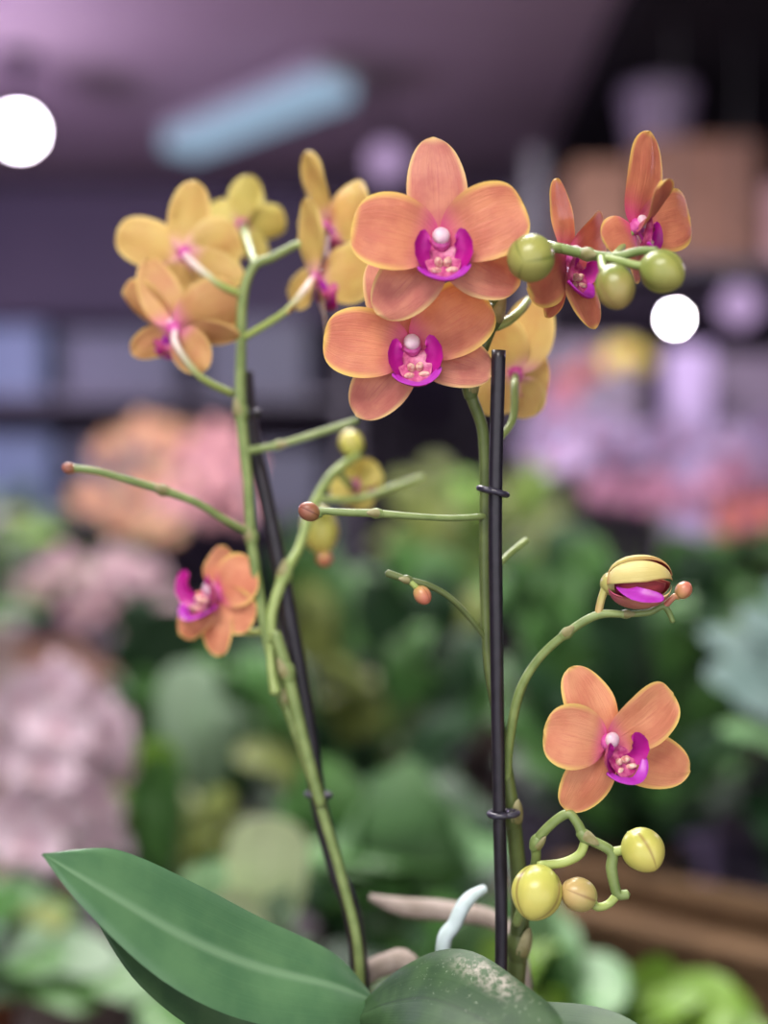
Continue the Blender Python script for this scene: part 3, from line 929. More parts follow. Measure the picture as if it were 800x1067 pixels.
M['wall_dark'] = plain('dark_wall_paint', (34, 30, 38), (28, 25, 32), 0.8, 0.2, 3.0)
M['metal'] = plain('grey_shelf_metal', (88, 84, 96), (78, 74, 86), 0.5, 0.5, 30.0)
M['lamp_body'] = plain('white_lamp_housing', (206, 204, 210), (196, 194, 202), 0.45, 0.4, 30.0)
M['lamp_black'] = plain('black_lamp_housing', (26, 24, 30), (32, 30, 36), 0.45, 0.4, 30.0)
M['pot_terra'] = plain('terracotta_pot', (150, 92, 66), (134, 80, 58), 0.75, 0.2, 30.0)
M['pot_black'] = plain('black_nursery_pot', (34, 34, 34), (42, 42, 42), 0.5, 0.4, 30.0)
M['pot_white'] = plain('white_ceramic_pot', (206, 200, 204), (196, 190, 196), 0.35, 0.5, 30.0)
M['pot_lav'] = plain('lavender_ceramic', (128, 114, 134), (118, 104, 126), 0.4, 0.5, 30.0)
M['blue_box'] = plain('blue_plastic', (100, 116, 142), (94, 110, 136), 0.5, 0.4, 10.0)
M['grey_box'] = plain('grey_plastic', (88, 90, 106), (82, 84, 100), 0.5, 0.4, 10.0)
M['post'] = plain('lavender_painted_post', (176, 156, 196), (166, 146, 188), 0.6, 0.3, 6.0)
M['rose_fabric'] = plain('dusty_pink_wrap', (186, 148, 150), (172, 134, 138), 0.7, 0.2, 10.0)
M['glow_spot'] = glow('spot_lens_glow', (250, 240, 255), 40.0)
M['glow_bulb'] = glow('bulb_glow', (252, 248, 255), 160.0)
M['glow_soft'] = glow('frosted_lavender_glow', (190, 160, 205), 1.1)
M['glow_tube'] = glow('cool_tube_glow', (146, 172, 196), 1.1)
M['glow_panel'] = glow('ceiling_panel_glow', (255, 246, 238), 6.0)

# ---------------------------------------------------------------- room
CEIL = 2.66
b = newbm(); box(b, (-3.2, -2.2, -0.05), (3.2, 6.4, 0.0)); structure('floor', b, M['floor'])
b = newbm(); box(b, (-3.2, -2.2, CEIL), (3.2, 6.4, CEIL + 0.06)); structure('ceiling', b, M['ceil'])
b = newbm(); box(b, (-3.2, 6.3, 0.0), (3.2, 6.4, CEIL)); structure('wall_back', b, M['wall'])
b = newbm(); box(b, (-3.3, -2.2, 0.0), (-3.2, 6.4, CEIL)); structure('wall_left', b, M['wall'])
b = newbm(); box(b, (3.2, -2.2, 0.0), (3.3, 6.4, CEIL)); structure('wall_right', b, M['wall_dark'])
# dropped dark soffit over the right-hand aisle
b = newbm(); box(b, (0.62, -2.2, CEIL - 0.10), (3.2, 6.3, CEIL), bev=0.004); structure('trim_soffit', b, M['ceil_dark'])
b = newbm(); box(b, (-3.2, 4.75, CEIL - 0.62), (3.2, 4.95, CEIL - 0.10), bev=0.004); structure('trim_bulkhead', b, M['wall'])


def bench(name, cx, cy, w, d, z, rot, label, mat='wood', lt=0.03, apron=0.06):
    root = thing(name, V((cx, cy, 0)), label, 'bench')
    R = Matrix.Rotation(rot, 3, 'Z')
    piv = V((cx, cy, 0))
    b = newbm()
    nsl = max(3, int(d / 0.11))
    sw = d / nsl
    for i in range(nsl):
        y0 = cy - d / 2 + i * sw
        box(b, (cx - w / 2, y0 + 0.004, z - lt), (cx + w / 2, y0 + sw - 0.004, z), 0, 0.002, R, piv)
    obj('slatted_top', b, M[mat], root, piv)
    b = newbm()
    for (x0, y0, x1, y1) in ((cx - w / 2, cy - d / 2, cx + w / 2, cy - d / 2 + 0.03), (cx - w / 2, cy + d / 2 - 0.03, cx + w / 2, cy + d / 2),
                             (cx - w / 2, cy - d / 2 + 0.03, cx - w / 2 + 0.03, cy + d / 2 - 0.03), (cx + w / 2 - 0.03, cy - d / 2 + 0.03, cx + w / 2, cy + d / 2 - 0.03)):
        box(b, (x0, y0, z - lt - apron), (x1, y1, z - lt), 0, 0.002, R, piv)
    obj('apron', b, M[mat], root, piv)
    for sx in (-1, 1):
        for sy in (-1, 1):
            b = newbm()
            x, y = cx + sx * (w / 2 - 0.06), cy + sy * (d / 2 - 0.06)
            box(b, (x - 0.025, y - 0.025, 0), (x + 0.025, y + 0.025, z - lt), 0, 0.003, R, piv)
            obj('leg', b, M[mat], root, piv)
    return root


bench('front_bench', 0.0, 0.56, 1.5, 0.30, BENCH_Z, 0.0, 'narrow wooden bench the peach orchid stands on')
bench('display_bench', 0.275, 1.22, 2.05, 0.80, 0.75, 0.0, 'wide dark wooden bench of green plants behind the orchid', 'wood_dark')
bench('display_bench', -1.076, 2.142, 1.2, 1.15, 1.0, math.radians(21), 'raised brown wooden bench of peach and mauve orchids at the left', 'wood', 0.03, 0.07)
bench('display_bench', 0.90, 2.75, 1.55, 1.05, 0.95, 0.0, 'wooden bench of lavender and pink orchids at the right', 'wood_dark')

# ---------------------------------------------------------------- plants
def pot_part(root, c, r, h, mat):
    b = newbm()
    lathe(b, c, [(r * 0.72, 0), (r * 0.74, 0.004), (r * 0.95, h * 0.86), (r, h * 0.87), (r, h), (r * 0.93, h), (r * 0.90, h * 0.84), (0.002, h * 0.85)], 24)
    o = obj('pot', b, M[mat], root, c)
    b = newbm()
    lathe(b, c + V((0, 0, h * 0.855)), [(r * 0.88, 0), (r * 0.86, 0.006), (r * 0.4, 0.012), (0.002, 0.014)], 20)
    obj('soil', b, M['bark'], root, c)
    return o


def leaf_to(root, crown, tip, L, w, mat, n=None, a=0.6, bb_=0.5, fold=0.18, round_=False, name='leaf', sag=0.25, seed=0.0):
    """A stalk from the crown to near the tip and a blade of length L ending at the tip."""
    d = tip - crown
    h = V((d.x, d.y, 0))
    hl = max(h.length, 0.01)
    hd = h / hl if h.length > 0.004 else V((0, -1, 0))
    tot = d.length
    start = crown.lerp(tip, max(0.0, 1 - L / max(tot, L)))
    start = start + V((0, 0, sag * 0.35 * L))
    mid = start.lerp(tip, 0.5) + V((0, 0, sag * L * 0.6))
    nn = n or (V((0, 0, 1)) * 0.75 + hd * 0.35 + V((0, -0.35, 0)))
    b = newbm()
    if (start - crown).length > 0.02:
        tube(b, [crown, crown.lerp(start, 0.55) + V((0, 0, 0.012)), start], [0.0028, 0.0022, 0.0016], 8, 6)
    blade(b, [start, mid, tip], prof(w / 2, w / 2, a, bb_, 0.06), nn.normalized(), 6, 10, -0.08, fold, 0.0008, w * 0.06, 2.0, 0, 0, seed)
    return obj(name, b, BL[mat], root, crown)


def leafy(name, label, x, y, z, pr, ph, pm, leaves, cat='plant', group=None, bushy=0, spread=0.18, height=0.2, mats=('mid',), lw=0.05, ll=0.09, seed=0, a=0.6, b_=0.5, low=0.0):
    c = V((x, y, z))
    root = thing(name, c, label, cat, group)
    pot_part(root, c, pr, ph, pm)
    crown = c + V((0, 0, ph * 0.87))
    st = None
    for i, lf in enumerate(leaves):
        px, py, Y, L, w, mt = lf[:6]
        n = lf[6] if len(lf) > 6 else None
        leaf_to(root, crown, P(px, py, Y), L, w, mt, n, a, b_, seed=i + seed)
    rr = random.Random(seed + 100)
    for i in range(bushy):
        ang = i * 2.39996 + rr.uniform(-0.3, 0.3)
        t = (i + 0.5) / bushy
        rad = spread * (0.35 + 0.65 * math.sin(PI * (0.15 + 0.75 * t))) * rr.uniform(0.8, 1.1)
        zz = low + height * (0.12 + 0.88 * t) * rr.uniform(0.9, 1.08)
        tip = crown + V((math.cos(ang) * rad, math.sin(ang) * rad, zz))
        leaf_to(root, crown + V((0, 0, zz * 0.15)), tip, ll * rr.uniform(0.85, 1.2), lw * rr.uniform(0.85, 1.15), rr.choice(mats), None, a, b_, seed=i * 1.3 + seed)
    return root


_fl = {}


def blossom_mesh(kind, wide=1.0):
    key = (kind, wide)
    if key in _fl:
        return _fl[key]
    b = newbm()
    for (ang, L, w, k) in ((90, 0.036, 0.022, 's'), (218, 0.035, 0.023, 's'), (322, 0.035, 0.023, 's'), (170, 0.037, 0.040 * wide, 'p'), (10, 0.037, 0.040 * wide, 'p')):
        a = math.radians(ang)
        d = V((math.cos(a), math.sin(a), 0))
        off = V((0, 0, 0.001 if k == 'p' else -0.001))
        blade(b, [d * 0.001 + off, d * L * 0.5 + off + V((0, 0, 0.002)), d * L + off], prof(w / 2, w / 2, 0.62 if k == 'p' else 0.55, 0.45, 0.1), V((0, 0, 1)), 6, 8, 0.12, 0.05, 0.0006, 0.001, 2.0, 0, 0, ang)
    ovoid(b, V((0, 0.001, 0.004)), V((0, 0, 1)), 0.012, 0.004, 1, 8, 6)
    blade(b, [V((0, -0.002, 0.003)), V((0, -0.009, 0.008)), V((0, -0.015, 0.009))], prof(0.007, 0.007, 0.5, 0.5, 0.3), V((0, 0.4, 0.9)), 4, 6, 0.3, 0, 0.0008, 0, 1, 1, 1)
    me = bpy.data.meshes.new('blossom')
    b.to_mesh(me)
    b.free()
    me.materials.append(BP[kind])
    me.materials.append({'peach': BP['salmon'], 'yellow': BP['salmon'], 'lilac': BP['mauve'], 'mauve': BP['rose']}.get(kind, BP['rose']))
    _fl[key] = me
    return me


def bg_orchid(label, x, y, z, pr, ph, pm, spikes, kind, size=1.0, nleaf=5, leafmat='mid', seed=0, group=None, name='potted_orchid', leaf_len=0.11):
    """spikes: lists of (px, py, Y) flower centres, lowest first; the spike arches behind them."""
    c = V((x, y, z))
    rr = random.Random(seed + 500)
    root = thing(name, c, label, 'orchid', group)
    pot_part(root, c, pr, ph, pm)
    crown = c + V((0, 0, ph * 0.87))
    for i in range(nleaf):
        ang = i * PI + rr.uniform(-0.5, 0.5) + (0.4 if i % 2 else 0)
        if nleaf > 3:
            ang = 2 * PI * i / nleaf + rr.uniform(-0.3, 0.3)
        tip = crown + V((math.cos(ang) * leaf_len * 0.85, math.sin(ang) * leaf_len * 0.85, leaf_len * rr.uniform(0.15, 0.45)))
        leaf_to(root, crown, tip, leaf_len, leaf_len * 0.38, leafmat, None, 0.5, 0.5, seed=i + seed, sag=0.35)
    for sp in spikes:
        pts = [P(*q[:3]) for q in sp]
        back = [p + V((0, 0.018, 0.008)) for p in pts]
        b = newbm()
        tube(b, [crown, crown.lerp(back[0], 0.5) + V((0.0, 0.02, 0.02))] + back, [0.003, 0.0028] + [0.0022] * len(back), 6 * (len(back) + 1), 6)
        so = obj('flower_spike', b, M['stem'], root, crown)
        for j, q in enumerate(sp):
            kd = q[3] if len(q) > 3 else kind
            sc = (q[4] if len(q) > 4 else 1.0) * size
            o = bpy.data.objects.new('flower', blossom_mesh(kd))
            COL.objects.link(o)
            o.parent = so
            o.location = pts[j] - crown
            o.rotation_euler = Euler((PI / 2 + rr.uniform(-0.35, 0.25), rr.uniform(-0.3, 0.3), rr.uniform(-0.6, 0.6)), 'XYZ')
            o.scale = (sc * rr.uniform(0.92, 1.08),) * 3
    return root


RB = 0.75     # top of the wide bench
# peach and pink orchids on the raised bench at the left
LB = 1.0
bg_orchid('orchid with peach blossoms, left of the pink one behind the long left twig', -0.98, 2.30, LB, 0.055, 0.11, 'pot_terra',
          [[(96, 520, 2.25), (112, 470, 2.24), (150, 452, 2.23), (180, 462, 2.22)], [(130, 540, 2.20), (150, 505, 2.20), (180, 505, 2.18), (166, 548, 2.18)]], 'peach', 1.15, 5, 'sage', 1)
bg_orchid('orchid with pink and peach blossoms close behind the left spike', -0.68, 2.15, LB, 0.055, 0.11, 'pot_white',
          [[(240, 530, 2.06), (252, 485, 2.05), (226, 462, 2.04), (200, 478, 2.04)], [(206, 530, 2.03), (226, 500, 2.02), (186, 520, 2.02)]], 'pink', 1.1, 5, 'mid', 2)
bg_orchid('pale mauve orchid under the peach ones at the far left', -1.12, 2.02, LB, 0.055, 0.09, 'pot_black',
          [[(40, 610, 2.0), (66, 590, 2.0), (100, 612, 1.98), (80, 640, 1.98)]], 'mauve', 1.0, 5, 'olive', 3)
bg_orchid('low dusty mauve orchid beside the salmon side flower', -0.72, 1.93, LB, 0.050, 0.08, 'pot_terra',
          [[(120, 590, 1.96), (150, 600, 1.95), (176, 640, 1.94), (140, 650, 1.94), (112, 630, 1.95)]], 'mauve', 1.0, 4, 'olive', 4)
leafy('potted_shrub', 'yellow-green leafy shrub at the left edge beside the peach orchids', -1.28, 2.30, LB, 0.07, 0.12, 'pot_terra',
      [(30, 540, 2.25, 0.10, 0.05, 'olive'), (60, 560, 2.2, 0.10, 0.05, 'lime')], bushy=34, spread=0.17, height=0.36, mats=('olive', 'lime', 'olive', 'sage'), lw=0.05, ll=0.10, seed=21)
leafy('potted_shrub', 'olive shrub between the peach orchids and the mauve ones', -1.12, 2.58, LB, 0.07, 0.12, 'pot_black', [], bushy=34, spread=0.16, height=0.30, mats=('olive', 'sage', 'mid'), lw=0.05, ll=0.10, seed=22)
leafy('potted_shrub', 'dark leafy shrub at the back of the raised left bench', -0.84, 2.66, LB, 0.07, 0.12, 'pot_black', [], bushy=30, spread=0.14, height=0.26, mats=('deep', 'sage'), lw=0.05, ll=0.10, seed=23)

# pale lilac orchids on the near bench, lower left
bg_orchid('pale lilac orchid with a full spray of blossoms at the lower left edge', -0.52, 1.36, RB, 0.055, 0.11, 'pot_white',
          [[(40, 905, 1.28), (16, 850, 1.27), (8, 790, 1.27), (26, 735, 1.27), (60, 712, 1.28)], [(80, 900, 1.26), (62, 850, 1.25), (44, 800, 1.25), (60, 760, 1.26)], [(110, 880, 1.27), (100, 840, 1.28), (30, 880, 1.24)]], 'lilac', 1.0, 5, 'sage', 5)
bg_orchid('pale lilac orchid right of the full spray, above the green leaf tip', -0.42, 1.50, RB, 0.055, 0.11, 'pot_terra',
          [[(132, 850, 1.38), (128, 800, 1.37), (108, 760, 1.37), (84, 728, 1.38)], [(96, 800, 1.36), (110, 770, 1.36)]], 'lilac', 1.0, 4, 'sage', 6)
leafy('foliage_plant', 'green plant with grey-green leaves at the lower left corner', -0.40, 1.16, RB, 0.06, 0.11, 'pot_terra',
      [(50, 985, 1.12, 0.12, 0.05, 'sage'), (120, 1010, 1.1, 0.13, 0.055, 'sage'), (20, 1040, 1.1, 0.12, 0.055, 'sage'), (100, 1050, 1.08, 0.13, 0.055, 'mid'), (160, 1040, 1.08, 0.12, 0.05, 'mid'), (70, 960, 1.15, 0.10, 0.05, 'olive')],
      bushy=14, spread=0.14, height=0.10, mats=('mid', 'blue', 'sage'), lw=0.055, ll=0.11, seed=24)
leafy('foliage_plant', 'upright green plant between the lilac orchids and the left spike', -0.22, 1.31, RB, 0.06, 0.11, 'pot_black',
      [(150, 800, 1.26, 0.13, 0.05, 'mid'), (160, 770, 1.28, 0.12, 0.05, 'lime'), (130, 830, 1.24, 0.12, 0.05, 'mid'), (200, 690, 1.36, 0.14, 0.07, 'sage', V((0, -0.9, 0.4))), (235, 730, 1.34, 0.12, 0.06, 'sage')],
      bushy=16, spread=0.11, height=0.20, mats=('mid', 'olive', 'deep'), lw=0.045, ll=0.10, seed=25)
leafy('foliage_plant', 'plant with one pale upright leaf above the left orchid leaf', -0.10, 1.00, RB, 0.055, 0.10, 'pot_black',
      [(282, 850, 0.95, 0.13, 0.065, 'pale', V((0.1, -1, 0.35))), (246, 925, 0.93, 0.09, 0.04, 'pale', V((-0.2, -1, 0.4))), (305, 945, 0.93, 0.09, 0.05, 'sage'), (205, 900, 1.02, 0.10, 0.05, 'blue')],
      bushy=12, spread=0.12, height=0.12, mats=('mid', 'deep', 'mid'), lw=0.05, ll=0.10, seed=26)

# broad round leaves in the middle
leafy('round_leaf_plant', 'plant with big round green leaves between the two spikes', 0.02, 1.20, RB, 0.065, 0.12, 'pot_terra',
      [(470, 838, 1.08, 0.125, 0.135, 'blue', V((0.15, -0.85, 0.5))), (370, 850, 1.10, 0.12, 0.12, 'blue', V((-0.2, -0.8, 0.55))), (295, 830, 1.14, 0.12, 0.11, 'mid', V((-0.3, -0.7, 0.6))),
       (415, 905, 1.04, 0.10, 0.11, 'mid', V((0, -0.7, 0.7))), (355, 905, 1.05, 0.10, 0.10, 'mid', V((-0.2, -0.7, 0.7)))],
      bushy=10, spread=0.12, height=0.18, mats=('mid', 'blue', 'deep'), lw=0.09, ll=0.10, seed=27, a=0.5, b_=0.42)
leafy('round_leaf_plant', 'plant with blue-green round leaves just left of the right stake', 0.09, 1.02, RB, 0.060, 0.11, 'pot_black',
      [(500, 945, 0.98, 0.115, 0.12, 'blue', V((0.1, -0.8, 0.55))), (440, 985, 0.96, 0.10, 0.10, 'mid', V((-0.2, -0.7, 0.65))), (560, 1010, 0.96, 0.10, 0.09, 'lime', V((0.3, -0.7, 0.6))), (585, 985, 1.0, 0.11, 0.09, 'mid', V((0.3, -0.7, 0.6)))],
      bushy=9, spread=0.11, height=0.12, mats=('mid', 'blue', 'deep'), lw=0.08, ll=0.09, seed=28, a=0.5, b_=0.42)
leafy('foliage_plant', 'lime green plant at the bottom right in front of the wooden trough', 0.22, 1.03, RB, 0.055, 0.10, 'pot_black',
      [(655, 1010, 1.02, 0.10, 0.075, 'lime', V((0, -0.8, 0.6))), (705, 1062, 0.99, 0.11, 0.08, 'lime', V((0.1, -0.75, 0.7))), (770, 1060, 0.99, 0.11, 0.075, 'lime', V((0.2, -0.75, 0.7))), (620, 1065, 0.98, 0.10, 0.07, 'mid'), (690, 1025, 1.03, 0.09, 0.06, 'mid'), (570, 1040, 1.0, 0.10, 0.07, 'mid')],
      bushy=10, spread=0.12, height=0.05, mats=('mid', 'lime', 'deep'), lw=0.06, ll=0.09, seed=29, a=0.5, b_=0.45)

# dark greenery filling the middle and the right of the wide bench
leafy('foliage_plant', 'tall dark green plant behind the half-open bud', 0.30, 1.50, RB, 0.08, 0.14, 'pot_black',
      [(600, 560, 1.50, 0.13, 0.07, 'mid'), (570, 600, 1.48, 0.13, 0.07, 'mid'), (720, 560, 1.52, 0.13, 0.07, 'mid'), (750, 590, 1.5, 0.13, 0.07, 'mid')],
      bushy=44, spread=0.17, height=0.40, mats=('deep', 'mid', 'deep'), lw=0.07, ll=0.13, seed=30)
leafy('foliage_plant', 'tall dark green plant at the right edge behind the silver leaves', 0.72, 1.50, RB, 0.08, 0.14, 'pot_black', [],
      bushy=44, spread=0.18, height=0.42, mats=('deep', 'deep', 'mid'), lw=0.07, ll=0.13, seed=31)
leafy('foliage_plant', 'dark leafy plant showing between the two stakes', -0.02, 1.50, RB, 0.08, 0.14, 'pot_black',
      [(440, 560, 1.56, 0.13, 0.07, 'mid'), (470, 520, 1.58, 0.13, 0.07, 'olive')],
      bushy=44, spread=0.16, height=0.40, mats=('deep', 'mid', 'deep', 'olive'), lw=0.07, ll=0.12, seed=32)
leafy('foliage_plant', 'dark leafy plant behind the crossing of the left stake and spike', -0.25, 1.56, RB, 0.08, 0.14, 'pot_black', [],
      bushy=40, spread=0.12, height=0.33, mats=('deep', 'sage', 'deep', 'mid'), lw=0.07, ll=0.12, seed=33)
leafy('foliage_plant', 'low plant coloured very dark to stand for shade behind the lower right flower', 0.50, 1.36, RB, 0.06, 0.11, 'pot_black', [],  # its near-black leaves stand in for the shaded gap between plants
      bushy=26, spread=0.105, height=0.19, mats=('deep',), lw=0.07, ll=0.11, seed=34)
leafy('silver_leaf_plant', 'plant with long silvery leaves at the right edge', 0.66, 1.24, RB, 0.06, 0.12, 'pot_white',
      [(735, 700, 1.24, 0.16, 0.045, 'silver', V((-0.2, -0.75, 0.6))), (770, 640, 1.26, 0.17, 0.045, 'silver', V((-0.2, -0.75, 0.6))), (800, 610, 1.28, 0.17, 0.045, 'silver', V((-0.2, -0.75, 0.6))), (760, 720, 1.22, 0.15, 0.045, 'silver', V((-0.2, -0.75, 0.6))), (800, 690, 1.24, 0.16, 0.045, 'silver', V((-0.2, -0.75, 0.6))), (730, 660, 1.27, 0.16, 0.032, 'silver', V((-0.2, -0.75, 0.6))), (820, 740, 1.22, 0.14, 0.045, 'silver', V((-0.2, -0.75, 0.6))), (840, 650, 1.26, 0.15, 0.045, 'silver', V((-0.2, -0.75, 0.6))), (750, 760, 1.2, 0.13, 0.035, 'blue')],
      bushy=10, spread=0.12, height=0.22, mats=('silver', 'sage'), lw=0.032, ll=0.15, seed=35)

# wooden trough standing askew on the bench
tc = V((0.365, 1.20, RB))
root = thing('trough_planter', tc, 'brown wooden trough of soil standing askew behind the lime green plant at the lower right', 'planter')
R = Matrix.Rotation(math.radians(-40), 3, 'Z')
tw, td, th = 0.52, 0.15, 0.135
for nm, lo, hi in (('long_board', (-tw / 2, -td / 2, 0), (tw / 2, -td / 2 + 0.018, th)), ('long_board', (-tw / 2, td / 2 - 0.018, 0), (tw / 2, td / 2, th)),
                   ('end_board', (-tw / 2, -td / 2 + 0.018, 0), (-tw / 2 + 0.018, td / 2 - 0.018, th)), ('end_board', (tw / 2 - 0.018, -td / 2 + 0.018, 0), (tw / 2, td / 2 - 0.018, th)),
                   ('rim_board', (-tw / 2 - 0.012, -td / 2 - 0.014, th), (tw / 2 + 0.012, -td / 2 + 0.026, th + 0.016)), ('rim_board', (-tw / 2 - 0.012, td / 2 - 0.026, th), (tw / 2 + 0.012, td / 2 + 0.014, th + 0.016))):
    b = newbm()
    box(b, tuple(tc + V(lo)), tuple(tc + V(hi)), 0, 0.002, R, tc)
    obj(nm, b, M['log'], root)
b = newbm()
box(b, tuple(tc + V((-tw / 2 + 0.018, -td / 2 + 0.018, 0.01))), tuple(tc + V((tw / 2 - 0.018, td / 2 - 0.018, th - 0.03))), 0, 0.002, R, tc)
obj('soil', b, M['bark'], root)

# lavender and pink orchids on the right bench
GB = 0.95
bg_orchid('lavender orchid right of the right stake, above the green plants', 0.36, 2.45, GB, 0.06, 0.12, 'pot_white',
          [[(560, 470, 2.40), (580, 455, 2.40), (606, 462, 2.39), (628, 478, 2.38)], [(590, 480, 2.36), (616, 450, 2.36), (640, 455, 2.37)]], 'lavender', 1.25, 4, 'mid', 7)
bg_orchid('pink orchid with drooping blossoms between the lavender orchids', 0.50, 2.36, GB, 0.06, 0.12, 'pot_white',
          [[(628, 512, 2.28), (650, 508, 2.28), (668, 520, 2.27)], [(688, 508, 2.28), (706, 520, 2.27), (722, 522, 2.27)]], 'rose', 1.0, 4, 'mid', 8)
bg_orchid('orchid with lavender blossoms over pink and salmon ones at the right edge', 0.80, 2.42, GB, 0.06, 0.12, 'pot_terra',
          [[(765, 540, 2.3, 'salmon'), (752, 500, 2.3, 'rose'), (770, 470, 2.3, 'lavender'), (795, 455, 2.3, 'lavender')], [(790, 535, 2.28, 'salmon'), (790, 500, 2.28, 'rose'), (760, 465, 2.28, 'lavender'), (812, 480, 2.28, 'lavender'), (780, 490, 2.28, 'rose')]], 'lavender', 1.3, 4, 'mid', 9)
bg_orchid('lavender orchid behind the round white light', 0.66, 2.75, GB, 0.06, 0.12, 'pot_white',
          [[(676, 460, 2.70), (700, 452, 2.70), (724, 462, 2.69)], [(690, 476, 2.68), (650, 474, 2.68)]], 'lavender', 1.3, 4, 'mid', 10)
bg_orchid('faint cream and salmon orchid far behind the golden flower', 0.50, 3.08, GB, 0.06, 0.12, 'pot_lav',
          [[(590, 400, 3.0, 'salmon'), (614, 385, 3.0, 'salmon'), (645, 372, 3.0, 'yellow'), (664, 376, 3.0, 'yellow')], [(560, 430, 2.98, 'lavender'), (580, 420, 2.98, 'rose')]], 'salmon', 1.2, 4, 'mid', 12)
leafy('potted_shrub', 'green shrub in front of the lavender orchids', 0.30, 2.30, GB, 0.07, 0.12, 'pot_black', [], bushy=34, spread=0.14, height=0.16, mats=('mid', 'deep', 'olive'), lw=0.06, ll=0.11, seed=36)
leafy('potted_shrub', 'green shrub under the pink orchid blossoms', 0.60, 2.28, GB, 0.07, 0.12, 'pot_black', [], bushy=34, spread=0.14, height=0.13, mats=('mid', 'deep'), lw=0.06, ll=0.11, seed=37)
leafy('potted_shrub', 'green shrub below the salmon blossoms at the right edge', 0.92, 2.30, GB, 0.07, 0.12, 'pot_black', [], bushy=30, spread=0.13, height=0.12, mats=('mid', 'lime', 'deep'), lw=0.06, ll=0.11, seed=38)
leafy('potted_shrub', 'dark green shrub between the pink and the salmon orchids', 0.74, 2.52, GB, 0.08, 0.14, 'pot_black', [], bushy=36, spread=0.13, height=0.20, mats=('mid', 'deep'), lw=0.06, ll=0.11, seed=41)
leafy('potted_shrub', 'olive green shrub far behind, between the two spikes', 0.20, 2.72, GB, 0.08, 0.14, 'pot_black', [], bushy=44, spread=0.24, height=0.34, mats=('olive', 'mid', 'lime', 'olive'), lw=0.06, ll=0.11, seed=39)
leafy('potted_shrub', 'tall plant with bright green leaves at the right edge under the cartons', 1.20, 2.95, GB, 0.08, 0.14, 'pot_black', [], bushy=40, spread=0.22, height=0.62, mats=('mid', 'deep', 'deep'), lw=0.06, ll=0.13, seed=40)

# ---------------------------------------------------------------- far shop: posts, shelves, cartons, lamps
b = newbm()
box(b, (0.765, 3.29, 0), (0.875, 3.39, 1.74), 0, 0.006)
box(b, (0.74, 3.28, 0), (0.90, 3.40, 0.03), 0, 0.004)
tag(obj('painted_post', b, M['post'], None, (0.82, 3.34, 0)), 'lavender painted post standing behind the lavender orchids', 'post')


def shelf_unit(name, x0, x1, y0, y1, levels, top, label, mat='metal'):
    root = thing(name, V(((x0 + x1) / 2, (y0 + y1) / 2, 0)), label, 'shelf')
    for x in (x0, x1 - 0.04):
        for y in (y0, y1 - 0.04):
            b = newbm(); box(b, (x, y, 0), (x + 0.04, y + 0.04, top), 0, 0.003)
            obj('upright', b, M[mat], root)
    for z in levels:
        b = newbm(); box(b, (x0, y0, z - 0.03), (x1, y1, z), 0, 0.003)
        obj('shelf_board', b, M[mat], root)
    return root


def carton(lo, hi, label, mat='carton', group=None):
    c = V(((lo[0] + hi[0]) / 2, (lo[1] + hi[1]) / 2, lo[2]))
    b = newbm(); box(b, lo, hi, 0, 0.006)
    root = tag(obj('carton', b, M[mat], None, c), label, 'box', group)
    b = newbm(); box(b, (lo[0] - 0.001, c.y - 0.03, hi[2] - 0.06), (hi[0] + 0.001, c.y + 0.03, hi[2] + 0.001))
    obj('tape', b, M['tape'], root)
    b = newbm(); box(b, (lo[0] + 0.01, lo[1] - 0.002, hi[2] - 0.004), (hi[0] - 0.01, lo[1] + 0.02, hi[2] + 0.003))
    obj('flap', b, M[mat], root)
    return root


shelf_unit('metal_shelf', 0.40, 1.34, 3.42, 3.82, (0.30, 0.85, 1.46, 2.00), 2.3, 'dark metal shelf of brown cartons along the back at the right')
carton((0.53, 3.47, 2.0015), (0.70, 3.77, 2.28), 'narrow left carton of the two brown ones on the top shelf')
carton((0.73, 3.47, 2.0015), (1.05, 3.77, 2.345), 'wide right carton of the two brown ones, under the pale planter')
carton((1.08, 3.47, 2.0015), (1.29, 3.77, 2.22), 'dusky carton at the dark right end of the top shelf', 'rose_fabric')
carton((0.46, 3.47, 1.4615), (0.72, 3.77, 1.78), 'mauve storage box on the middle shelf left of the post', 'pot_lav')
carton((0.93, 3.47, 1.4615), (1.27, 3.77, 1.74), 'mauve storage box on the middle shelf right of the post', 'pot_lav')


def planter(name, c, r, h, mat, label, cat='pot'):
    b = newbm()
    lathe(b, V(c), [(r * 0.7, 0), (r * 0.74, 0.006), (r * 0.98, h * 0.8), (r * 1.04, h * 0.84), (r * 1.04, h), (r * 0.94, h), (r * 0.9, h * 0.5), (0.003, h * 0.48)], 32)
    return tag(obj(name, b, M[mat], None, c), label, cat)


planter('ceramic_planter', (0.80, 3.62, 2.3495), 0.105, 0.185, 'pot_lav', 'pale lavender planter standing on top of the right brown carton')
shelf_unit('metal_shelf', -2.4, -0.1, 4.2, 4.65, (0.30, 0.85, 1.30, 1.70), 2.1, 'metal shelf of blue and grey crates at the back left')


